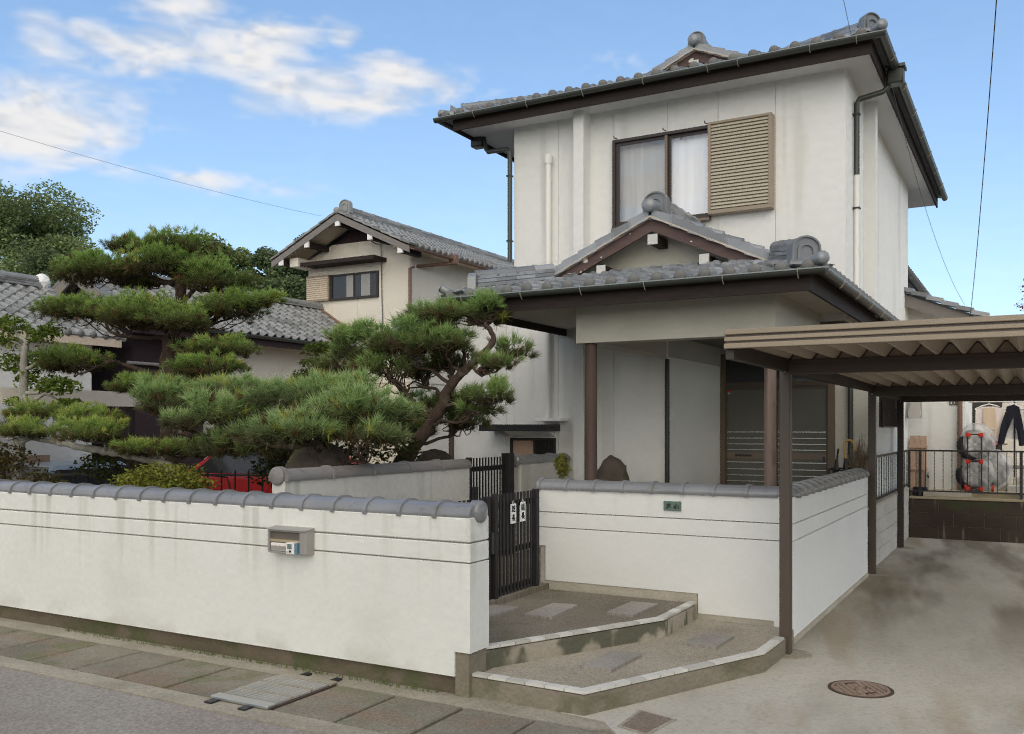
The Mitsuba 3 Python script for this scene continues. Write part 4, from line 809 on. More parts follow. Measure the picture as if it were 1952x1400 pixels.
# ------------------------------------------------------------------ carport, back walls, fence
cp = thing('carport', 'bronze and beige carport with a folded sheet roof over the driveway', 'carport')
def cz(y): return 2.65 - .009 * max(y - 8.5, 0)
prof = []
per = .205; x = -1.93; k = 0
while x < 1.05:
    prof += [(x, 0), (x + .022, 0), (x + per / 2 - .003, .100), (x + per / 2 + .019, .100)]; x += per
prof = np.array(prof); n = len(prof); ys = np.array([6.68, 8.5, 11.1, 13.7, 17.15])
V = np.vstack([np.stack([prof[:, 0], np.full(n, y), cz(float(y)) + .002 + prof[:, 1]], 1) for y in ys]); F = []
for j in range(len(ys) - 1):
    for i in range(n - 1): a = j * n + i; F += [[a, a + 1, a + n + 1], [a, a + n + 1, a + n]]
put('roof_sheet', trimesh.Trimesh(V, np.array(F), process=False), 'beige_sheet', cp)
for za, zb, y_ in ((2.719, 2.757, 6.628), (2.672, 2.702, 6.634), (2.618, 2.655, 6.626)): put('front_fascia', box(-1.955, 1.1, y_, 6.675, za, zb, c=.004), 'beige_alu', cp)
put('front_fascia', box(-1.95, 1.1, 6.652, 6.678, 2.618, 2.754), 'bronze', cp)
for y, w_ in ((8.5, .10), (13.7, .10), (16.9, .08)):
    put('beam', MB().box(-1.98, 1.1, y - .04, y + .04, cz(y) - w_ - .028, cz(y), .004).box(-1.98, 1.1, y - .046, y - .0395, cz(y) - .055, cz(y) - .045).mesh(), 'bronze', cp)
    put('post', box(-1.985, -1.89, y - .05, y + .05, .0, cz(y) - .02, c=.006), 'bronze' if y < 16 else 'bronze_dark', cp)
    zz = cz(y); fr = MB()
    for i in range(n - 1):
        a, b = prof[i], prof[i + 1]; fr.add(bar((a[0], y, zz + a[1] - .006), (b[0], y, zz + b[1] - .006), .05, .010))
    put('roof_bracket', fr, 'bronze', cp)
    fl = [(p_[0], zz + max(p_[1] - .012, 0)) for p_ in prof]; put('closure_plate', prism(Polygon(fl + [(fl[-1][0], zz - .004), (fl[0][0], zz - .004)]).buffer(0), 'y', y + .0, y + .004), 'beige_sheet', cp)
    put('bolt', cat(dome((-1.935, y - .052, cz(y) - .03), (0, -1, 0), .012, .008, 8, 2), dome((-1.935, y - .052, cz(y) - .10), (0, -1, 0), .012, .008, 8, 2)), 'steel', cp)
    put('footing', prism(Point(-1.90, y).buffer(.19, quad_segs=8), 'z', -.02, .006), 'kerb_concrete', cp)
put('side_beam', MB().box(-1.955, -1.895, 6.68, 8.45, 2.545, 2.655).box(-1.955, -1.895, 8.55, 13.65, 2.53, 2.645).box(-1.955, -1.895, 13.75, 16.85, 2.49, 2.60).mesh(), 'bronze_dark', cp)
bw = thing('block_wall', 'low pale concrete block wall under the black fence along the driveway', 'wall')
put('core', box(-2.13, -2.0, 13.48, 18.54, -.1, .885), 'joint_dark', bw)
for r in range(4):
    for i in range(12):
        y = 13.48 + i * .42 + (.21 if r % 2 else 0)
        if y < 18.5: put('block', box(-2.14, -1.985 + rng.normal(0, .001), y + .005, min(y + .415, 18.54), .005 + r * .222, .221 + r * .222, c=.005), 'block_light', bw)
put('cap', box(-2.15, -1.975, 13.47, 18.54, .89, .925, c=.005), 'plinth_light', bw)
rb = thing('retaining_wall', 'dark damp concrete block retaining wall closing the back of the driveway', 'wall')
put('core', box(-1.98, 6, 18.57, 18.75, -.1, .70), 'joint_dark', rb)
for r in range(3):
    for i in range(16):
        xa = -1.98 + i * .5 - (.25 if r % 2 else 0)
        put('block', box(max(xa + .005, -1.98), xa + .495, 18.555 + rng.normal(0, .0015), 18.60, .004 + r * .238, .236 + r * .238, c=.004), 'block_dark', rb)
put('cap', box(-1.98, 6, 18.545, 18.77, .722, .765, c=.006), 'yard_soil', rb)
put('ledge', box(-1.75, -.95, 18.60, 18.80, .765, .86, c=.01), 'plinth_light', rb)
fn = thing('fence', 'black metal railing fence above the block walls around the raised back yard', 'fence')
for p0, p1 in (((-1.99, 13.75, 1.61), (-1.99, 18.62, 1.61)), ((-1.99, 13.75, .985), (-1.99, 18.62, .985)), ((-1.99, 18.62, 1.61), (4, 18.62, 1.61)), ((-1.99, 18.62, .865), (4, 18.62, .865))):
    put('rail', bar(p0, p1, .03, .03), 'black_metal', fn)
for i in range(18): put('baluster', box(-1.996, -1.984, 13.95 + i * .265, 13.962 + i * .265, .98, 1.6), 'black_metal', fn)
for i in range(40): put('baluster', box(-1.86 + i * .147, -1.847 + i * .147, 18.614, 18.626, .865, 1.6), 'black_metal', fn)
for x_, y_ in ((-1.99, 18.62), (-1.80, 18.62), (-.16, 18.60), (1.6, 18.62)): put('post', box(x_ - .025, x_ + .025, y_ - .025, y_ + .025, .62, 1.60), 'black_metal', fn)

# ------------------------------------------------------------------ back yard
put('wall', MB().box(-1.09, 5, 22.0, 22.2, .8, 3.45).mesh(), 'siding_cream', house)
bd = put('back_door', MB().box(-1.09, -.98, 21.9, 21.995, .86, 3.6).box(-.62, -.54, 21.9, 21.995, .86, 3.4).box(-.98, -.62, 21.95, 21.99, .86, 3.3).box(.1, 1.6, 21.93, 21.99, 1.7, 3.2).mesh(), 'bronze_dark', house)
put('rear_pipe', cat(tube([(-1.17, 19.2, .86), (-1.17, 19.2, 3.85)], .045, 12), tube([(-1.17, 19.2, 1.9), (-1.17, 19.2, 1.96)], .052, 12)), 'pipe_brown', house, 40)
put('exhaust_hood', mf.Manifold.hull_points(U([(-2.07, 18.95, 2.22), (-1.80, 18.95, 2.22), (-2.07, 18.95, 2.52), (-1.80, 18.95, 2.52), (-2.0, 18.74, 2.20), (-1.82, 18.74, 2.20), (-1.98, 18.84, 2.50), (-1.83, 18.84, 2.50), (-2.03, 18.78, 2.30), (-1.80, 18.78, 2.30)], dtype=float)), 'box_grey', house, 20)
nb = put('number_plate', box(-1.36, -1.22, HYB - .02, HYB - .001, 2.46, 2.56), 'box_inside', house)
put('mark', MB().box(-1.33, -1.315, HYB - .024, HYB - .0201, 2.48, 2.54).box(-1.29, -1.25, HYB - .024, HYB - .0201, 2.525, 2.54).box(-1.275, -1.262, HYB - .024, HYB - .0201, 2.48, 2.525).mesh(), 'box_white', nb)
bo = thing('wooden_board', 'weathered wooden pallet boards leaning on the back wall behind the fence', 'board')
for i, (h_, x_) in enumerate(((1.88, -2.03), (1.885, -1.93), (1.875, -1.83))): put('plank', box(x_, x_ + .092, 19.16, 19.185, .87 + .01 * i, h_, c=.004), 'old_wood', bo)
for z in (1.645, 1.225): put('batten', box(-2.05, -1.72, 19.12, 19.158, z, z + .05, c=.004), 'old_wood', bo)
fa = thing('garden_tap', 'small grey tap on a short post against the back wall beside the wooden boards', 'tap')
put('post', box(-1.75, -1.69, 19.1, 19.16, .86, 1.20, c=.006), 'galv', fa)
put('spout', tube([(-1.72, 19.1, 1.13), (-1.70, 19.02, 1.13), (-1.69, 19.0, 1.09)], .014, 8), 'black_metal', fa)
pt = put('planter_box', MB().box(-1.93, -1.68, 18.66, 18.74, .77, .93, .01).mesh(), 'tarp_navy', label='dark navy planter box sitting on the retaining wall behind the fence corner', category='planter')
ht = thing('hand_truck', 'folding hand truck with red corner clips standing in the back yard', 'hand truck')
for x_ in (-1.03, -.80): put('tube', box(x_ - .012, x_ + .012, 18.96, 18.985, .86, 1.93), 'black_metal', ht)
for z in (1.90, 1.42, 1.40, .93): put('crossbar', box(-1.03, -.80, 18.955, 18.98, z, z + .022), 'black_metal', ht)
for z in (1.89, 1.40, .90):
    for x_ in (-1.03, -.80): put('clip', cat(box(x_ - .03, x_ + .03, 18.93, 18.995, z - .03, z + .05, c=.01), box(x_ + (.0 if x_ < -.9 else -.06), x_ + (.06 if x_ < -.9 else .0), 18.94, 18.99, z - .01, z + .04, c=.01)), 'plastic_red', ht)
put('foot_plate', box(-1.05, -.78, 18.80, 18.99, .862, .875), 'black_metal', ht)
for x_ in (-1.06, -.62): put('wheel', tube([(x_ - .02, 19.02, .925), (x_ + .02, 19.02, .925)], .062, 14), 'plastic_red', ht, 40)
def torus(c, R, r, ax, n=28, m=10):
    ax = np.asarray(ax, float); ax /= np.linalg.norm(ax); a = np.cross(ax, [0, 0, 1.0]); a /= np.linalg.norm(a); b = np.cross(ax, a); V = []
    for i in range(n):
        t = 2 * np.pi * i / n; d = np.cos(t) * a + np.sin(t) * b
        for j in range(m): s = 2 * np.pi * j / m; V.append(np.asarray(c) + d * (R + r * np.cos(s)) + ax * 1.25 * r * np.sin(s))
    i, j = np.meshgrid(np.arange(n), np.arange(m), indexing='ij'); q = np.stack([i * m + j, ((i + 1) % n) * m + j, ((i + 1) % n) * m + (j + 1) % m, i * m + (j + 1) % m], -1).reshape(-1, 4)
    return trimesh.Trimesh(np.array(V), np.vstack([q[:, [0, 1, 2]], q[:, [0, 2, 3]]]), process=False)
def blob(c, rx, ry, rz, seed, amp=.12, sub=4):
    m = trimesh.creation.icosphere(sub, 1.0); v = m.vertices; d = meshkit.fbm(v * 2.2 + seed, 3, seed) - .5 + .55 * (np.abs(meshkit.noise(v * 6.5 + seed, seed) - .5))
    return trimesh.Trimesh(np.asarray(c) + v * (1 + amp * 2 * d)[:, None] * [rx, ry, rz], m.faces, process=False)
for c, lab in (((-.93, 19.22, 1.70), 'car wheel wrapped in clear plastic, the top one of the stack behind the hand truck'), ((-.95, 19.24, 1.15), 'car wheel wrapped in clear plastic, at the bottom directly behind the hand truck'), ((-.66, 19.5, 1.22), 'car wheel wrapped in clear plastic, the right one leaning beside the stack')):
    wh = thing('wrapped_wheel', lab, 'wheel', 'wheels wrapped in plastic in the back yard')
    put('tyre', torus(c, .225, .075, (.1, -1, .1)), 'rubber', wh, True)
    hub = MB()
    for k in range(7):
        t = 2 * math.pi * k / 7; hub.add(bar(np.array(c) + [0, -.03, 0], np.array(c) + [.165 * math.cos(t), -.03, .165 * math.sin(t)], .03, .02, up=(0, 1, 0)))
    hub.add(dome(np.array(c) + [0, -.02, 0], (0, -1, 0), .05, .03)); hub.add(torus(c, .16, .012, (0, -1, 0), 24, 6))
    put('rim', hub, 'steel', wh)
    put('bag', blob(np.array(c) + [.03, .02, .02], .32, .16, .40, int(c[2] * 50), .07), 'plastic_film', wh, True)
lp = thing('laundry_pole', 'thin steel laundry pole carrying the washing across the back yard', 'pole')
put('pole', rod((-1.05, 19.7, 2.52), (2.5, 19.7, 2.52), .014), 'steel', lp)
for x_ in (-.28, 2.2): put('stand', rod((x_, 19.72, .86), (x_, 19.72, 2.55), .016), 'black_metal', lp)
put('shelf_bar', rod((-.95, 19.9, 1.72), (-.4, 19.9, 1.72), .012), 'black_metal', lp)
def cloth(poly, y, amp, seed, th=.012, res=.03):
    """a hanging piece of cloth with the outline 'poly' in (x, z), softly folded."""
    poly = poly if hasattr(poly, 'exterior') else Polygon(poly)
    m = extr(poly, th); m = m.subdivide_to_size(res * 1.6, max_iter=6); v = m.vertices
    zt = v[:, 1].max(); k = (zt - v[:, 1]) * 1.4
    off = amp * np.sin(v[:, 0] * 38 + seed) * np.clip(k, .15, 1) + amp * 1.2 * (meshkit.fbm(np.stack([v[:, 0] * 6, v[:, 1] * 3, v[:, 0] * 0 + seed], 1), 3) - .5)
    return trimesh.Trimesh(np.stack([v[:, 0], y + v[:, 2] + off, v[:, 1]], 1), m.faces[:, ::-1], process=False)
def hanger(parent, xc, y, zt, w, b='white_paint'):
    put('hanger', cat(tube([(xc, y, zt + .07), (xc + .025, y, zt + .10), (xc + .03, y, zt + .07)], .006, 6), tube([(xc, y, zt + .08), (xc, y, zt + .02)], .006, 6), tube([(xc - w, y, zt - .07), (xc - w * .5, y, zt - .01), (xc, y, zt + .02), (xc + w * .5, y, zt - .01), (xc + w, y, zt - .07), (xc - w, y, zt - .085)], .011, 8)), b, parent, 40)
bl = thing('blouse', 'pale pink and beige blouse drying on a white hanger in the back yard', 'blouse')
hanger(bl, -.70, 19.70, 2.46, .24)
put('body', cloth([(-.93, 2.38), (-.82, 2.43), (-.58, 2.43), (-.47, 2.38), (-.45, 2.0), (-.50, 1.74), (-.60, 1.78), (-.66, 1.70), (-.80, 1.92), (-.94, 1.96)], 19.69, .014, 1), 'cloth_pink', bl, True)
put('front', cloth([(-.80, 2.41), (-.60, 2.41), (-.56, 2.0), (-.60, 1.82), (-.76, 1.95), (-.80, 2.1)], 19.655, .012, 2), 'cloth_beige', bl, True)
put('hem', cloth([(-.72, 1.78), (-.62, 1.74), (-.50, 1.79), (-.50, 1.75), (-.62, 1.69), (-.70, 1.74)], 19.66, .01, 3), 'trim_pink', bl, True)
put('waist_tie', tube([(-.79, 2.02), (-.68, 2.0), (-.57, 2.03)] and [(-.79, 19.64, 2.02), (-.68, 19.635, 2.0), (-.57, 19.64, 2.03)], .008, 6), 'cloth_white', bl)
je = thing('jeans', 'dark navy jeans hanging by the waist on the laundry pole in the back yard', 'jeans')
hanger(je, -.31, 19.66, 2.47, .13)
put('denim', cloth([(-.40, 2.43), (-.30, 2.46), (-.20, 2.42), (-.14, 2.1), (-.09, 1.70), (-.20, 1.69), (-.24, 1.95), (-.30, 2.22), (-.40, 1.95), (-.45, 1.74), (-.56, 1.73), (-.50, 2.1)], 19.62, .022, 5, .03), 'denim_dark', je, True)
put('button', dome((-.42, 19.60, 2.33), (0, -1, 0), .010, .006, 8, 2), 'steel', je)
ws = thing('shirt', 'white shirt hanging behind the dark jeans', 'shirt'); hanger(ws, -.22, 19.76, 2.46, .2)
put('body', cloth([(-.40, 2.40), (-.10, 2.42), (-.04, 2.0), (-.16, 1.80), (-.42, 1.84)], 19.78, .012, 7), 'cloth_white', ws, True)
yt = thing('towel', 'yellow towel at the right end of the washing', 'towel'); put('cloth', cloth([(-.10, 2.43), (.22, 2.43), (.22, 1.9), (-.08, 1.92)], 19.72, .012, 8), 'cloth_yellow', yt, True)
put('peg', box(-.05, -.03, 19.68, 19.72, 2.40, 2.47), 'plastic_red', yt)
sp = thing('garden_steps', 'grey concrete steps with a stone slab in the right corner of the back yard', 'steps')
for i, (a, b, c_, h_) in enumerate(((-.40, 1.4, 19.3, .96), (-.30, 1.4, 19.6, 1.10), (-.18, 1.4, 19.9, 1.24))): put('step', box(a, b, c_, c_ + .42, .80, h_, c=.012), 'plinth_light' if i else 'block_light', sp)
put('slab', box(-.40, .3, 20.2, 20.6, 1.24, 1.30, c=.01), 'stone_slab', sp)
um = thing('umbrella', 'closed black umbrella with an orange cane crook leaning behind the side wall', 'umbrella')
put('canopy', tube([(-2.33, 13.86, .85), (-2.32, 13.84, 1.25), (-2.31, 13.82, 1.60)], [.02, .05, .025], 10), 'black_metal', um, True)
put('handle', tube([(-2.315, 13.82, 1.58), (-2.325, 13.80, 1.74), (-2.325, 13.79, 1.80)] + [(-2.325 + .062 * (1 - math.cos(a)), 13.79 + .01 * a, 1.80 + .062 * math.sin(a)) for a in np.linspace(.3, 3.1, 9)] + [(-2.19, 13.83, 1.72)], .015, 10), 'umbrella_cane', um, True)
um2 = thing('umbrella', 'closed black umbrella with a straight dark handle beside the cane-handled one', 'umbrella')
put('canopy', tube([(-2.45, 13.75, .85), (-2.43, 13.72, 1.2), (-2.41, 13.7, 1.58)], [.02, .055, .02], 10), 'black_metal', um2, True)
put('handle', tube([(-2.41, 13.7, 1.56), (-2.385, 13.68, 1.74)], .014, 8), 'black_metal', um2, True)
us = thing('umbrella_stand', 'dark umbrella stand half hidden behind the side wall coping', 'umbrella stand')
put('frame', MB().add(rod((-2.5, 13.6, .78), (-2.5, 13.6, 1.46), .012)).add(rod((-2.25, 13.6, .78), (-2.25, 13.6, 1.44), .012)).add(rod((-2.5, 13.95, .78), (-2.5, 13.95, 1.46), .012)).add(rod((-2.25, 13.95, .78), (-2.25, 13.95, 1.46), .012)).add(rod((-2.5, 13.6, 1.45), (-2.25, 13.6, 1.43), .012)).add(rod((-2.5, 13.95, 1.45), (-2.25, 13.95, 1.45), .012)).add(rod((-2.5, 13.6, 1.45), (-2.5, 13.95, 1.45), .012)).mesh(), 'black_metal', us)
br = thing('straw_broom', 'upturned dry straw broom standing beside the umbrellas', 'broom')
bm = MB()
for i in range(260):
    a = rng.uniform(0, 2 * math.pi); r_ = rng.uniform(0, 1) ** .5; p0 = U([-2.2 + .05 * r_ * math.cos(a), 14.35 + .05 * r_ * math.sin(a), 1.25]); h_ = rng.uniform(.35, .72) * (1.1 - .55 * r_)
    bm.add(bar(p0, p0 + U([.17 * r_ * math.cos(a) + .03, .17 * r_ * math.sin(a), h_]), .006, .004))
put('bristles', bm, 'dry_straw', br); put('stick', rod((-2.21, 14.36, .78), (-2.20, 14.35, 1.3), .018), 'old_wood', br)

# ------------------------------------------------------------------ boulders
def boulder(name, c, r, seed, label, squash=1.0):
    m = trimesh.creation.icosphere(4, 1.0); v = m.vertices.copy(); d = meshkit.fbm(v * 1.4 + seed, 4, seed); fct = np.round(v * 2.2) / 2.2
    v = v * (.78 + .5 * d)[:, None] * .75 + fct * .18; put(name, trimesh.Trimesh(U(c) + v * U(r), m.faces, process=False), 'rock', smooth=30, label=label, category='boulder')
boulder('boulder', (-4.83, 11.25, 1.08), (.27, .27, .58), 3, 'brown pointed boulder behind the white front wall beside the dark porch post')
boulder('boulder', (-6.75, 7.75, 1.45), (.40, .34, .46), 8, 'dark boulder at the near end of the grey garden wall below the leaning pine')
boulder('boulder', (-7.1, 10.5, 1.35), (.34, .30, .42), 12, 'dark rounded boulder behind the far end of the grey garden wall')

# ------------------------------------------------------------------ neighbouring houses
nh = thing('house', 'cream two-storey gabled house with weathered grey tiles behind the pines', 'house')
NX0, NX1, NY = -17.40, -13.98, 19.5
nw = put('wall', MB().box(NX0, NX1, NY + .03, 30, 0, 6.55).mesh(), 'siding_cream', nh)
put('gable_wall', prism([(NX0, 6.55), (NX1, 6.55), (-15.68, 7.42)], 'y', NY + .05, NY + .2), 'purple_dark', nh)
gw_ = Polygon([(NX0, 3.2), (NX1, 3.2), (NX1, 6.66), (-14.65, 6.98), (-16.55, 6.98), (NX0, 6.62)])
for a, b in ((NX0, -16.55), (-16.55, -15.7), (-15.7, -14.85), (-14.85, NX1)): put('panel', prism(gw_.intersection(Polygon([(a + .003, 0), (b - .003, 0), (b - .003, 9), (a + .003, 9)])), 'y', NY, NY + .028), 'siding_cream', nw)
for i in range(5): put('panel', box(NX1, NX1 + .028, NY + .03 + i * 1.9, NY + 1.92 + i * 1.9, 3.2, 6.6), 'siding_cream', nw)
NR, NRZ, NSL, NVY = -15.68, 7.60, .46, 18.66
nru = put('roof', pantile_underlay([(NR, NVY, NRZ), (NR + 2.26, NVY, NRZ - 1.04), (NR + 2.26, 30.2, NRZ - 1.04), (NR, 30.2, NRZ), (NR - 2.26, NVY, NRZ - 1.04), (NR - 2.26, 30.2, NRZ - 1.04)], [[0, 1, 2], [0, 2, 3], [0, 3, 5], [0, 5, 4]]), 'tile_weathered_dark', nh)
roof_tiles(nru, (NR + 2.28, NVY + .25, NRZ - 1.04), (0, 1, 0), (-1, 0, NSL), 43, 10, lambda p: p[0] > NR, TILEW, parts=150)
put('soffit', MB().add(bar((NR, (NVY + NY) / 2 + .02, NRZ - .09), (NR + 2.2, (NVY + NY) / 2 + .02, NRZ - .09 - 1.01), NY - NVY - .02, .03)).add(bar((NR, (NVY + NY) / 2 + .02, NRZ - .09), (NR - 2.2, (NVY + NY) / 2 + .02, NRZ - .09 - 1.01), NY - NVY - .02, .03)).add(bar((NX1 + .27, NVY + .1, 6.56), (NX1 + .27, 30, 6.56), .52, .03)).mesh(), 'soffit_tan', nh)
for sd in (-1, 1):
    put('barge_board', prism(*( ([(NR, NRZ - .03), (NR + sd * 2.28, NRZ - .03 - 1.05), (NR + sd * 2.28, NRZ - .19 - 1.05), (NR, NRZ - .21)][::sd], 'y', NVY - .01, NVY + .03))), 'barge_grey', nh)
    for i in range(8):
        a, b = 2.28 * i / 8, 2.28 * (i + 1) / 8 + .03
        put('verge_tile', bar((NR + sd * a, NVY + .10, NRZ - a * NSL + .03), (NR + sd * b, NVY + .10, NRZ - b * NSL + .05), .26, .05), TILEW[i % 3], nru)
for dx, z_ in ((0, NRZ - .26), (1.05, NRZ - .72), (-1.05, NRZ - .72), (2.0, NRZ - 1.14), (-1.95, NRZ - 1.12)):
    put('purlin', box(NR + dx - .065, NR + dx + .065, NVY + .04, NY, z_ - .075, z_ + .075), 'fascia_brown', nh); put('purlin_cap', box(NR + dx - .075, NR + dx + .075, NVY + .0, NVY + .045, z_ - .085, z_ + .085), 'white_paint', nh)
put('vent_cap', box(-17.5, -17.2, NVY + .2, NY, 6.36, 6.60, c=.01), 'siding_cream', nh)
oni(nru, (NR, NVY + .30, NRZ + .04), (0, -1, 0), .34, .36, .12, 'tile_weathered')
put('ball_tile', cat(dome((NR, NVY - .03, NRZ + .05), (0, -1, 0), .09, .05), tube([(NR, NVY - .03, NRZ + .05), (NR, NVY + .3, NRZ + .06)], .085, 12)), 'tile_weathered', nru, 40)
ridge_stack(nru, (NR, NVY + .40, NRZ + .02), (NR, 30, NRZ + .02), 3, .24, TILEW, seg=.55)
put('gutter', gutter_y(NVY + .1, 30, NR + 2.33, NRZ - 1.10, .06), 'pipe_brown', nh, 30)
put('downpipe', cat(tube([(NR + 2.33, 20.6, 6.48), (NR + 2.33, 20.6, 6.38), (-14.0, 19.75, 6.22), (-13.93, 19.44, 6.12), (-13.93, 19.44, 3.4)], .045, 10), box(NR + 2.24, NR + 2.44, 20.5, 20.7, 6.34, 6.60, c=.02)), 'pipe_brown', nh, 40)
nwi = put('window', MB().box(-16.60, -16.53, NY - .05, NY + .02, 5.48, 6.16).box(-15.03, -14.97, NY - .05, NY + .02, 5.48, 6.16).box(-16.53, -15.03, NY - .05, NY + .02, 6.11, 6.16).box(-16.6, -14.97, NY - .07, NY + .02, 5.46, 5.52).box(-15.80, -15.76, NY - .03, NY + .02, 5.5, 6.14).mesh(), 'bronze_dark', nh)
put('pane', box(-16.53, -15.8, NY - .015, NY - .005, 5.52, 6.12), 'curtain_grey' and 'glass_dark', nwi); put('pane', box(-15.76, -15.03, NY - .015, NY - .005, 5.52, 6.12), 'glass_dark', nwi)
put('curtain', MB().box(-16.05, -15.82, NY - .02, NY - .0155, 5.53, 6.11).box(-15.55, -15.25, NY - .02, NY - .0155, 5.53, 6.11).mesh(), 'box_grey', nwi)
nsb = put('shutter_box', MB().box(-17.38, -16.6, NY - .12, NY - .001, 6.12, 6.17).box(-17.38, -16.6, NY - .12, NY - .001, 5.47, 5.52).box(-17.38, -16.6, NY - .08, NY - .001, 5.52, 6.12).mesh(), 'shutter_frame', nh)
for i in range(11): put('slat', box(-17.37, -16.62, NY - .115, NY - .081, 5.525 + i * .055, 5.568 + i * .055), 'soffit_tan', nsb)
put('window_hood', MB().box(-17.2, -14.72, 18.95, NY - .001, 6.43, 6.47).box(-17.2, -14.72, 18.945, 18.98, 6.37, 6.435).box(-14.76, -14.72, 18.95, NY, 6.37, 6.43).box(-17.1, -14.8, 19.0, NY, 6.385, 6.40).mesh(), 'fascia_brown', nh)
put('service_wire', tube([(-15.2, 19.46, 6.95), (-15.0, 19.40, 6.85), (-14.86, 19.44, 6.83), (-14.84, 19.45, 5.5), (-14.80, 19.45, 4.2)], .012, 5), 'wire_black', nh)
# one-storey wing of the neighbour: ridge along y, we see its right slope
WR, WZ, WE, WEZ, WY0, WY1 = -16.95, 5.22, -15.15, 4.10, 12.0, 19.45
wg = put('wing_roof', pantile_underlay([(WR, WY0, WZ), (WE, WY0, WEZ), (WE, WY1, WEZ), (WR, WY1, WZ), (WR - 1.8, WY0, WEZ), (WR - 1.8, WY1, WEZ)], [[0, 1, 2], [0, 2, 3], [0, 3, 5], [0, 5, 4]]), 'tile_weathered_dark', nh)
wsl = (WZ - WEZ) / (WE - WR) * -1
roof_tiles(wg, (WE, WY0 + .1, WEZ), (0, 1, 0), (-1, 0, (WZ - WEZ) / 1.8), 28, 9, lambda p: p[0] > WR, TILEW, parts=260, eave=False)
ridge_stack(wg, (WR, WY0, WZ), (WR, WY1, WZ + .02), 2, .26, TILEW, seg=.7)
put('flashing', bar((WR, WY1 - .08, WZ + .06), (WE, WY1 - .08, WEZ + .07), .16, .06), 'pipe_brown', wg)
for sd in (1, -1): put('barge_board', bar((WR, WY0 - .02, WZ - .10), (WR + sd * 1.8, WY0 - .02, WEZ - .10), .04, .20, up=(0, 0, 1)), 'barge_grey', wg); put('verge_tile', bar((WR, WY0 + .08, WZ + .06), (WR + sd * 1.8, WY0 + .08, WEZ + .06), .24, .06), 'tile_weathered_dark', wg)
put('gable_wall', prism([(WR - 1.5, WEZ), (WR + 1.5, WEZ), (WR, WZ - .12)], 'y', WY0 + .35, WY0 + .45), 'barge_grey', wg)
put('gutter', gutter_y(WY0, WY1, WE + .06, WEZ - .02, .06), 'gutter_dark', wg)
put('fascia', box(WE - .03, WE, WY0, WY1, WEZ - .22, WEZ - .02), 'purple_dark', wg)
put('wing_wall', MB().box(WR - 1.4, WE - .55, 14.2, WY1, 0, WEZ - .02).mesh(), 'siding_cream', nh)
put('wing_eave', MB().box(WE - .6, WE - .03, WY0, WY1, WEZ - .08, WEZ - .05).mesh(), 'soffit_tan', nh)
np_ = put('dark_porch', MB().box(WR - 1.4, WE - .5, 12.4, 14.2, 0, WEZ - .1).mesh(), 'purple_dark', nh)
put('rail', rod((WE - .42, 12.2, 3.32), (WE - .42, 14.4, 3.32), .035), 'box_grey', np_)
put('notice', box(WE - .49, WE - .48, 12.95, 13.2, 2.96, 3.16), 'sign_white', np_)
# second neighbour, left
lh = thing('house', 'low tiled house at the left edge with a white plaster ridge end', 'house')
LR, LZ, LE, LEZ, LYa, LYb = -17.75, 4.88, -15.35, 3.74, 3.0, 11.9
lu = put('roof', pantile_underlay([(LR, LYa, LZ), (LE, LYa, LEZ), (LE, LYb, LEZ), (LR, LYb, LZ), (LR - 2.4, LYa, LEZ), (LR - 2.4, LYb, LEZ)], [[0, 1, 2], [0, 2, 3], [0, 3, 5], [0, 5, 4]]), 'tile_weathered_dark', lh)
roof_tiles(lu, (LE, 8.6, LEZ), (0, 1, 0), (-1, 0, (LZ - LEZ) / 2.4), 13, 11, lambda p: p[0] > LR, TILEW, parts=140)
ridge_stack(lu, (LR, LYa, LZ + .02), (LR, LYb - .1, LZ + .02), 3, .26, TILEW, seg=.8)
put('ridge_plaster', blob((LR, LYb - .05, LZ + .14), .17, .15, .17, 4, .2, 3), 'white_paint', lu, 40)
for i in range(8): a, b = 2.4 * i / 8, 2.4 * (i + 1) / 8; put('verge_tile', bar((LR + a, LYb, LZ - a * .475 + .05), (LR + b, LYb, LZ - b * .475 + .06), .26, .06), TILEW[i % 3], lu)
put('wall', MB().box(LR - 2, LE - .35, LYa, LYb - .4, 0, LEZ + .1).mesh(), 'siding', lh)
put('eave', MB().box(LE - .4, LE - .02, LYa, LYb, LEZ - .06, LEZ - .03).box(LE - .03, LE + .0, LYa, LYb, LEZ - .16, LEZ - .01).mesh(), 'soffit_tan', lh)
put('wall', prism([(LR - 2, LEZ), (LE - .35, LEZ), (LR, LZ - .1)], 'y', LYb - .6, LYb - .4), 'siding', lh)
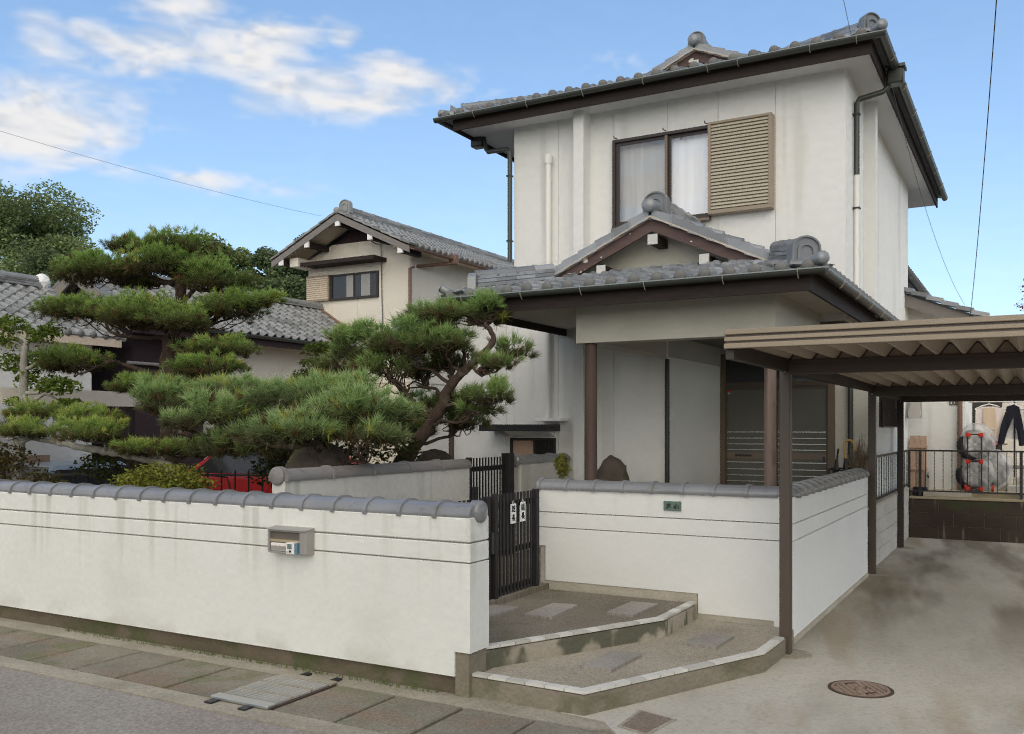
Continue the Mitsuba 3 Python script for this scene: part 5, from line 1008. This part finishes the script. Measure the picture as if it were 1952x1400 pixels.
# neighbour's flat carport with a cream fascia, two cars and a fence
nc_ = thing('carport', "neighbour's flat carport with a cream fascia seen behind the pines on the left", 'carport')
put('fascia', MB().box(-15.2, -12.9, 6.2, 6.28, 2.38, 2.62).box(-12.98, -12.9, 6.28, 10.4, 2.38, 2.62).mesh(), 'white_fascia', nc_)
put('deck', box(-15.2, -12.98, 6.28, 10.4, 2.5, 2.58), 'beige_sheet', nc_)
for y_ in (6.5, 10.2): put('post', box(-13.05, -12.95, y_, y_ + .1, 0, 2.5), 'bronze_dark', nc_)
put('back_panel', box(-15.25, -15.2, 6.4, 10.3, 0, 1.55), 'old_wood', nc_)
def car(x, y, rz, paint, label, zc=0.0):
    c = thing('car', label, 'car', None); M_ = move(x, y, zc, rz)
    side = [(-2.0, .35), (-2.02, .70), (-1.75, .86), (-.95, .95), (-.30, 1.42), (.95, 1.46), (1.75, 1.05), (2.0, .98), (2.03, .40), (1.75, .28), (-1.75, .28)]
    body = extr(Polygon(side).buffer(-.05).buffer(.05, quad_segs=4), 1.62); body = body.subdivide_to_size(.35, max_iter=5); v = body.vertices
    w = (v[:, 2] - .81) * np.where(v[:, 1] > .95, 1 - .26 * (v[:, 1] - .95) / .5, 1.0)
    put('body', trimesh.Trimesh(np.stack([v[:, 0], w, v[:, 1]], 1), body.faces[:, ::-1], process=False), paint, c, 25, tw=M_)
    def pane(pts): return trimesh.Trimesh(U(pts, dtype=float), [[0, 1, 2], [0, 2, 3]], process=False)
    put('windscreen', pane([(-.93, -.66, .985), (-.93, .66, .985), (-.36, .58, 1.405), (-.36, -.58, 1.405)]), 'glass_dark', c, tw=M_)
    for s_ in (-1, 1):
        q_ = [(-.75, s_ * .812, .98), (1.35, s_ * .812, .98), (.95, s_ * .70, 1.36), (-.30, s_ * .70, 1.36)]
        put('side_window', pane(q_), 'glass_dark', c, tw=M_)
        for xw in (-1.28, 1.28): put('wheel', cat(tube([(xw, s_ * .70, .31), (xw, s_ * .83, .31)], .31, 20)), 'rubber', c, 40, tw=M_); put('hubcap', dome((xw, s_ * .831, .31), (0, s_, 0), .19, .03), 'steel', c, tw=M_)
        put('headlight', box(-2.03, -1.86, s_ * .55, s_ * .76, .62, .74, c=.02), 'steel', c, tw=M_)
    put('bumper', box(-2.06, -1.9, -.74, .74, .34, .52, c=.03), paint, c, tw=M_)
car(-11.75, 11.9, math.radians(12), 'red_paint', 'red car parked behind the black garden fence and pines', .30)
car(-14.25, 9.6, math.radians(90), 'silver_paint', 'pale blue silver car under the cream carport at the left')
nf = thing('fence', 'black bar fence behind the pines in front of the parked cars', 'fence')
for p0, p1 in (((-12.6, 7.9, 1.38), (-8.9, 9.6, 1.38)), ((-12.6, 7.9, .5), (-8.9, 9.6, .5))): put('rail', bar(p0, p1, .03, .03), 'black_metal', nf)
for i in range(22): t = i / 21; put('baluster', box(-12.6 + 3.7 * t - .008, -12.6 + 3.7 * t + .008, 7.9 + 1.7 * t - .008, 7.9 + 1.7 * t + .008, .45, 1.45), 'black_metal', nf)

# ------------------------------------------------------------------ planting
def needles(tufts, rad, k, ln, wd, col, spread=.46):
    """tufts of needle-shaped triangles: positions, directions; per-tuft colour."""
    n = len(tufts); d = rad / np.linalg.norm(rad, axis=1, keepdims=True)
    r = rng.normal(0, spread, (n, k, 3)); dd = d[:, None] + r; dd /= np.linalg.norm(dd, axis=2, keepdims=True)
    L = ln * rng.uniform(.6, 1.15, (n, k, 1)); b = tufts[:, None] + rng.normal(0, .014, (n, k, 3)); t = b + dd * L; t[..., 2] -= .12 * L[..., 0] * (1 - dd[..., 2])
    sd = np.cross(dd, rng.normal(0, 1, (n, k, 3))); sd /= np.linalg.norm(sd, axis=2, keepdims=True) + 1e-9; sd *= wd / 2
    V = np.stack([b - sd, b + sd, t], 2).reshape(-1, 3); F = np.arange(len(V)).reshape(-1, 3)
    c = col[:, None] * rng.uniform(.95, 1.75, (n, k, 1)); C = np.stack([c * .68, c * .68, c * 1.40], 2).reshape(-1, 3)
    return V, F, np.clip(C, .005, .6)
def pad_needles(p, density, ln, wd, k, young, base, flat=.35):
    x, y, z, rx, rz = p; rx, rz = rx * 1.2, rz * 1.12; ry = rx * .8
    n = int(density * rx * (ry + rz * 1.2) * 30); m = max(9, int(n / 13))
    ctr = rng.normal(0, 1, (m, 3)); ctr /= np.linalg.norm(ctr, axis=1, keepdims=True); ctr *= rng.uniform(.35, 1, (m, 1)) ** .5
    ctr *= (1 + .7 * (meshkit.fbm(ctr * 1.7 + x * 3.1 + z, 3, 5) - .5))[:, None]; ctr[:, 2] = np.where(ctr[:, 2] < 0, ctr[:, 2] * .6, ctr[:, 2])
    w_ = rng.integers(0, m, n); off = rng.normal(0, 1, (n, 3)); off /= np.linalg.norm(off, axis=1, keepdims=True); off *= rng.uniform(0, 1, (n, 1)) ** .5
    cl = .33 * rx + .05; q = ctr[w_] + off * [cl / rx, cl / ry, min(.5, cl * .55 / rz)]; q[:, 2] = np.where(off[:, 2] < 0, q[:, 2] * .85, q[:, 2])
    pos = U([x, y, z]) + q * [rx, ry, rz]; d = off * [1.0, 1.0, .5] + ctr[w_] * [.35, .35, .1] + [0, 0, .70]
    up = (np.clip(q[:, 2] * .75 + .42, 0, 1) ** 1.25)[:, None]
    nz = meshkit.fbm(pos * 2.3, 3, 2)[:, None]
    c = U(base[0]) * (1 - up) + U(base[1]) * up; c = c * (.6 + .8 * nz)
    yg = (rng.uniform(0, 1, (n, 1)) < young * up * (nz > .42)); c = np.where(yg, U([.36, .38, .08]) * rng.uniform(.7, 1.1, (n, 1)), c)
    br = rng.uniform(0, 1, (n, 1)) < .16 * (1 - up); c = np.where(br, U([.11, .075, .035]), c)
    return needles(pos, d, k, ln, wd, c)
def crook(a, b, n, amp, seed):
    a, b = U(a, dtype=float), U(b, dtype=float); t = np.linspace(0, 1, n)[:, None]; L = np.linalg.norm(b - a); r = np.random.default_rng(seed)
    o = r.normal(0, 1, (n, 3)); o[0] = o[-1] = 0; return a + (b - a) * t + o * amp * L * np.sin(t * math.pi)
def smooth_path(p, n):
    p = U(p, dtype=float); t = np.linspace(0, len(p) - 1, n); i = np.clip(t.astype(int), 0, len(p) - 2); f = (t - i)[:, None]
    g = np.gradient(p, axis=0); h = lambda a, b, c, d, u: (2 * u**3 - 3 * u**2 + 1) * a + (u**3 - 2 * u**2 + u) * c + (-2 * u**3 + 3 * u**2) * b + (u**3 - u**2) * d
    return h(p[i], p[i + 1], g[i], g[i + 1], f)
def pine(label, trunk, r0, r1, pads, density=34, ln=.10, wd=.0085, k=26, young=.10, base=((.022, .028, .012), (.085, .125, .036)), bark='bark', twig=True, group=None, twigs=14, dense_twig=1.0):
    t = thing('pine_tree', label, 'tree', group)
    tp = smooth_path(trunk, 40); tp[1:] += rng.normal(0, .006, (39, 3)); put('trunk', tube(tp, np.linspace(r0, r1, 40) * (1 + .10 * np.sin(np.arange(40) * 1.7)), 12), bark, t, True)
    for p in pads:
        c = U(p[:3]); d = np.linalg.norm(tp - (c - [0, 0, .16]), axis=1) + np.clip(tp[:, 2] - c[2] + .1, 0, 9) * 2
        s = tp[int(d.argmin())]; sd = int(abs(p[0]) * 1000 + p[2] * 100)
        bp = smooth_path(crook(s, c - [0, 0, p[4] * .6], 6, .09, sd), 14); r_ = max(.012, r0 * .26)
        mm_ = MB().add(tube(bp, np.linspace(r_, .010, 14), 7))
        for q in range(int(twigs * dense_twig)):
            a = rng.uniform(0, 2 * math.pi); e = c + U([p[3] * math.cos(a) * rng.uniform(.3, .95), p[3] * .8 * math.sin(a) * rng.uniform(.3, .95), p[4] * rng.uniform(-.5, .45)])
            st = bp[int(rng.integers(7, 14))]; mm_.add(tube(smooth_path(crook(st, e, 5, .14, sd + q), 8), np.linspace(.011, .004, 8), 5))
        put('branch', mm_, bark, t, True)
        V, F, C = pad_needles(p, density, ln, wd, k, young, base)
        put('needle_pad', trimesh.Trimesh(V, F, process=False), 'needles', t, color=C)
    return t
CLOUD = [(-11.39,8.90,4.65,0.28,0.14),(-10.17,8.70,4.50,0.38,0.18),(-11.32,8.50,4.21,0.58,0.22),(-10.07,8.40,4.20,0.41,0.18),(-9.43,8.80,4.00,0.41,0.23),(-11.36,9.10,4.15,0.26,0.11),(-11.38,8.30,3.66,0.57,0.16),(-10.18,8.20,3.52,0.51,0.22),(-9.44,8.20,3.40,0.33,0.17),(-9.19,8.80,3.61,0.39,0.23),(-8.73,8.90,3.68,0.20,0.10),(-11.58,8.20,2.95,0.44,0.20),(-9.06,8.50,3.05,0.41,0.13),(-8.93,8.20,2.79,0.35,0.14),(-10.43,8.40,2.59,0.35,0.11)]
CLOUD_T = [(-10.29,8.70,.4),(-10.25,8.70,1.6),(-10.21,8.70,2.54),(-10.25,8.70,3.01),(-10.12,8.70,3.43),(-10.02,8.70,3.78),(-10.07,8.70,4.14),(-10.17,8.70,4.43)]
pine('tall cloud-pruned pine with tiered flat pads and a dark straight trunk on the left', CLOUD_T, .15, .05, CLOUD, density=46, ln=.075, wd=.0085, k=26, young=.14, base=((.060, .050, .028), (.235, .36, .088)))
LOWL = [(-11.38,7.60,2.25,0.34,0.11),(-10.42,7.60,2.16,0.39,0.11),(-11.10,7.20,2.00,0.36,0.11),(-9.78,7.10,1.98,0.40,0.14),(-9.04,7.50,1.79,0.43,0.09),(-12.42,7.90,2.15,0.22,0.10)]
LOWL_T = [(-8.6,7.60,.4),(-8.88,7.60,1.42),(-9.16,7.60,1.63),(-9.60,7.50,1.72),(-10.05,7.40,1.77),(-10.66,7.40,1.84),(-11.30,7.40,1.91)]
pine('low spreading pine with flat pads on a long pale sideways limb at the lower left', LOWL_T, .08, .03, LOWL, density=46, ln=.07, wd=.0085, k=24, young=.16, bark='bark_pale', base=((.065, .055, .028), (.26, .375, .09)))
FRONT = [(-9.12,7.80,2.36,0.45,0.20),(-7.83,7.50,2.19,0.43,0.21),(-8.10,8.00,2.46,0.43,0.11),(-6.95,7.80,2.36,0.48,0.19),(-6.62,7.20,1.99,0.45,0.16),(-6.67,8.10,2.45,0.34,0.13),(-5.99,7.60,2.18,0.37,0.20),(-5.82,7.30,1.97,0.31,0.13),(-8.04,7.70,1.83,0.38,0.16),(-8.40,7.30,2.10,0.20,0.07),(-6.38,7.40,2.18,0.32,0.13),(-7.49,7.80,1.78,0.35,0.12),(-8.69,7.90,1.76,0.31,0.11)]
FRONT_T = [(-6.3,7.9,.4),(-6.3,7.8,1.25),(-6.45,7.70,1.62),(-6.78,7.70,1.79),(-7.14,7.60,1.85),(-7.69,7.60,1.90),(-8.27,7.60,1.92),(-8.91,7.70,1.98)]
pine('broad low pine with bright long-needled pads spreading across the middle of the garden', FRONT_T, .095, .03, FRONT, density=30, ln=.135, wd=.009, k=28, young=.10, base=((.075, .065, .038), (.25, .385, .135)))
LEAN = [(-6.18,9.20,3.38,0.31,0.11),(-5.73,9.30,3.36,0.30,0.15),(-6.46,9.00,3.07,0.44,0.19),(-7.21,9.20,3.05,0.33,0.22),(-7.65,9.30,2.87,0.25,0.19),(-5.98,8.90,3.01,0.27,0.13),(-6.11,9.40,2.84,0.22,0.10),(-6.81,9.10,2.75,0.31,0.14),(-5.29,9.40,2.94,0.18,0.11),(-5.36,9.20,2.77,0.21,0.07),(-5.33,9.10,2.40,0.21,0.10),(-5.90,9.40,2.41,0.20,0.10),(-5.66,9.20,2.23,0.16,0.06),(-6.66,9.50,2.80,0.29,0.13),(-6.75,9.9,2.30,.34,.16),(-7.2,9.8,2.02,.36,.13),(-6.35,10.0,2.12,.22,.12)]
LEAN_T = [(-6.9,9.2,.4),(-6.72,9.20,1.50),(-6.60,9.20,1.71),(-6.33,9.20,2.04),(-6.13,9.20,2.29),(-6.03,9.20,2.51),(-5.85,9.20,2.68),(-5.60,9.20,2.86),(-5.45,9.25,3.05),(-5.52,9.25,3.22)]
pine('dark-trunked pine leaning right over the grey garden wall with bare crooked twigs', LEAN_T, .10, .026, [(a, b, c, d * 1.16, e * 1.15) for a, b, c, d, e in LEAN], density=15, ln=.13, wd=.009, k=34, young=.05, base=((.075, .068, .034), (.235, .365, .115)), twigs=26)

def leaf_cloud(pads, n_per, size, cols, up=.4, flat=1.0):
    Vs, Fs, Cs, o = [], [], [], 0
    for (x, y, z, rx, rz) in pads:
        n = max(20, int(n_per * rx * rx * 10)); q = rng.normal(0, 1, (n, 3)); q /= np.linalg.norm(q, axis=1, keepdims=True); q *= rng.uniform(.1, 1, (n, 1)) ** .5
        q *= (1 + .9 * (meshkit.fbm(q * 1.6 + x * 2.7 + y, 3, 7) - .5))[:, None]
        c = U([x, y, z]) + q * [rx, rx * .85, rz]; a = rng.normal(0, 1, (n, 3)); a[:, 2] *= .55; a /= np.linalg.norm(a, axis=1, keepdims=True); b = np.cross(a, rng.normal(0, 1, (n, 3)) + [0, 0, up * 3]); b /= np.linalg.norm(b, axis=1, keepdims=True) + 1e-9
        s = size * rng.uniform(.6, 1.25, (n, 1)); V = np.stack([c - a * s * .5, c + b * s * .26, c + a * s * .5, c - b * s * .26], 1).reshape(-1, 3); i = np.arange(n)[:, None] * 4
        F = np.concatenate([i + [0, 1, 2], i + [0, 2, 3]]); k = rng.uniform(0, 1, (n, 1)); nz = meshkit.fbm(c * (1.2 / max(rx, .1)) * .8, 3, 4)[:, None]
        C = (U(cols[0]) * (1 - k) + U(cols[1]) * k) * (.55 + .9 * nz); Vs.append(V); Fs.append(F + o); Cs.append(np.repeat(C, 4, 0)); o += len(V)
    return np.vstack(Vs), np.vstack(Fs), np.clip(np.vstack(Cs), .004, .7)
def leafy(name, label, trunk, r0, r1, pads, n_per, size, cols, bark='bark', per_pad=False, up=.4, category='tree', group=None, limbs=True):
    t = thing(name, label, category, group); tp = smooth_path(trunk, 20); m = MB().add(tube(tp, np.linspace(r0, r1, 20), 10))
    put('trunk', m, bark, t, True)
    if limbs:
        lm = MB()
        for p in pads:
            d = np.linalg.norm(tp - U(p[:3]) + [0, 0, p[4]], axis=1); lm.add(tube(smooth_path(crook(tp[int(d.argmin())], p[:3], 5, .08, int(abs(p[0] * 100))), 9), np.linspace(r0 * .45, r0 * .08, 9), 6))
        put('limbs', lm, bark, t, True)
    V, F, C = leaf_cloud(pads, n_per, size, cols, up); put('crown', trimesh.Trimesh(V, F, process=False), 'leaves', t, color=C)
    return t
LEAF = [(-12.39,7.80,3.47,0.29,0.16),(-11.74,7.80,3.29,0.24,0.16),(-12.42,7.90,2.96,0.29,0.19),(-11.35,7.80,2.60,0.34,0.14),(-12.12,7.90,2.73,0.25,0.15),(-11.60,7.90,3.36,0.17,0.16),(-12.93,8.10,3.30,0.19,0.11),(-11.8,7.9,2.95,.2,.12),(-12.2,7.8,2.4,.2,.08),(-11.2,7.85,2.38,.2,.05)]
leafy('broadleaf_tree', 'slender light-barked broadleaf tree with small bright leaves at the far left', [(-12.27,7.80,.4),(-12.15,7.80,2.15),(-12.09,7.80,2.55),(-12.08,7.80,2.94),(-12.03,7.80,3.19)], .075, .04, LEAF, 420, .075, ((.07, .115, .02), (.19, .25, .05)), 'bark_pale')
SHRUB = [(-9.15,10.50,3.20,0.29,0.11),(-9.21,10.40,2.99,0.21,0.08),(-9.17,10.30,2.78,0.31,0.14),(-8.57,10.70,3.42,0.23,0.09)]
leafy('trained_shrub', 'slim trained shrub with small layered leaf pads between the two pines', [(-9.05,10.50,.4),(-9.10,10.50,2.16),(-9.13,10.50,2.70),(-9.07,10.50,3.01),(-8.75,10.60,3.38)], .05, .02, SHRUB, 620, .055, ((.045, .07, .018), (.15, .19, .04)))
MAPLE = [(-8.35,7.00,1.50,0.46,0.15),(-8.8,6.95,1.42,.25,.12),(-7.9,7.0,1.42,.28,.12),(-8.35,6.85,1.32,.5,.14)]
leafy('maple_bush', 'low yellow-green fine-leaved bush just behind the left street wall coping', [(-8.3,7.1,.4),(-8.32,7.05,.9),(-8.35,7.0,1.4)], .04, .015, MAPLE, 950, .048, ((.12, .15, .03), (.30, .30, .065)), category='bush')
DK = [(-7.55,8.2,1.62,.34,.16),(-6.95,8.4,1.70,.36,.18),(-6.5,8.8,1.8,.36,.2),(-8.0,8.3,1.5,.3,.2),(-9.6,7.9,1.48,.34,.16),(-10.4,7.8,1.55,.4,.2)]
leafy('shrub', 'dark tangled evergreen shrubs filling the shade under the pines', [(-7.4,8.3,.4),(-7.4,8.3,1.0),(-7.4,8.3,1.5)], .04, .02, DK, 480, .06, ((.022, .030, .012), (.075, .085, .03)), category='shrub')
BR = [(-11.6,7.2,1.62,.45,.25),(-12.4,7.3,1.7,.4,.3),(-10.9,7.3,1.35,.3,.16)]
leafy('shrub', 'brownish hedge shrub at the lower left behind the street wall', [(-11.6,7.3,.4),(-11.6,7.25,1.0),(-11.6,7.2,1.6)], .05, .02, BR, 480, .06, ((.07, .045, .025), (.12, .12, .04)), category='shrub')
SP = [(-5.28,10.7,1.55,.10,.16)]
leafy('sapling', 'pale yellow-green sapling in front of the dark porch post', [(-5.28,10.75,.4),(-5.27,10.72,1.0),(-5.28,10.7,1.6)], .01, .004, SP, 5200, .06, ((.19, .20, .05), (.32, .32, .09)), category='plant', limbs=False)
# the trees beyond the houses
def big_tree(label, x, y, h, w, seed, cols, n=26, z0=0, leaf=.20, group='background trees beyond the neighbouring houses', n_per=70, low=.35):
    r = np.random.default_rng(seed); pads = []
    for i in range(n):
        f = r.uniform(0, 1); zz = h * (low + (1 - low) * f); rad = w * (1 - .62 * max(0, (f - .35)) / .65) ; a = r.uniform(0, 6.28); q = r.uniform(.2, 1) ** .6
        s = w * r.uniform(.20, .38); pads.append((x + rad * q * math.cos(a), y + rad * q * math.sin(a), z0 + zz - s * .5, s, s * .62))
    t = thing('tree', label, 'tree', group)
    m = MB().add(tube(smooth_path([(x, y, z0 - .5), (x + .1, y, z0 + h * .4), (x, y, z0 + h * .9)], 10), np.linspace(h * .025, h * .006, 10), 8)); put('trunk', m, 'bark', t, True)
    lm = MB()
    for p in pads[::2]: lm.add(tube(smooth_path(crook((x, y, z0 + (p[2] - z0) * .7), p[:3], 5, .06, seed), 7), np.linspace(h * .010, h * .002, 7), 5))
    put('limbs', lm, 'bark', t, True)
    V, F, C = leaf_cloud([(a, b, c, d * 1.15, e * 1.2) for a, b, c, d, e in pads], n_per / max(w * w, .1) * (21 if leaf > .15 else 9), leaf, cols); put('crown', trimesh.Trimesh(V, F, process=False), 'leaves', t, color=C)
G1 = ((.12, .165, .06), (.30, .37, .14)); G2 = ((.09, .125, .065), (.22, .29, .14)); G3 = ((.14, .19, .08), (.33, .41, .19))
big_tree('tall bright green tree towering at the left edge of the picture', -47, 29.5, 14.5, 6.2, 3, G3, 46, n_per=130)
big_tree('darker crown rising just right of the tall bright tree at the left edge', -38, 27, 9.8, 4.0, 5, G2, 30, n_per=110)
big_tree('dark green tree behind the left end of the cloud-pruned pine', -40, 31.5, 10.2, 3.8, 17, G2, 26, n_per=100)
big_tree('mid green tree above the neighbour wing roof behind the cloud-pruned pine', -34.5, 32, 10.9, 3.6, 7, G1, 28, n_per=110)
big_tree('dark layered tree between the cloud-pruned pine and the cream gabled house', -31, 32.5, 10.6, 2.8, 9, G2, 26, n_per=110)
big_tree('feathery dark tree directly behind the left eave of the cream gabled house', -32.9, 36.5, 12.2, 2.6, 13, G2, 26, n_per=100)
big_tree('low broad green tree filling the gap behind the low tiled house', -44, 36, 8.6, 5.5, 15, G1, 34, n_per=110)
big_tree('flowering tree with sparse reddish sprays at the right edge of the picture', .45, 25, 6.1, .95, 21, ((.10, .10, .09), (.42, .20, .24)), 16, leaf=.08, n_per=12, group=None, low=.6)
# weeds and moss at the foot of the street wall
wv = MB()
wp = []
for i in range(420):
    x = rng.uniform(-9.8, -3.9); y = rng.uniform(5.90, 5.955); 
    if meshkit.noise(U([x * 1.6, 0, 3.])) < .45: continue
    h_ = rng.uniform(.02, .075); a = rng.uniform(-.9, .9); wv.add(U([[x - .005, y, -.005], [x + .005, y, -.005], [x + a * h_ * .6, y - rng.uniform(0, .5) * h_, h_]]), [[0, 1, 2]])
gc = mat('weed_green', (.10, .13, .045), .8, .2)
put('weeds', wv, gc, kind='stuff', label='tufts of small weeds and moss along the foot of the street wall', category='weeds')
# ------------------------------------------------------------------ overhead wires
def wire(label, a, b, sag, r, mid=None):
    t = np.linspace(0, 1, 30)[:, None]; p = U(a) * (1 - t) + U(b) * t; p[:, 2] -= (4 * t * (1 - t) * sag)[:, 0]
    put('overhead_wire', tube(p, r, 5), 'wire_black', label=label, category='wire')
wire('thin service wire crossing the sky to the gable of the cream house', (-16.0, 3.4, 7.6), (-16.25, 18.7, 7.58), .25, .0034)
wire('thin wire reaching the front eave of the white house from above', (-1.35, 7.2, 5.9), (-1.93, 11.9, 6.86), .0, .0032)
wire('thin wire drooping from the right eave of the white house down to the rear roof', (-1.56, 12.7, 6.42), (-1.05, 18.6, 4.25), .35, .0032)
wire('dark service cable falling through the sky at the right to the rear roof', (-.2, 8.5, 6.3), (-1.0, 19.2, 4.1), .28, .0058)
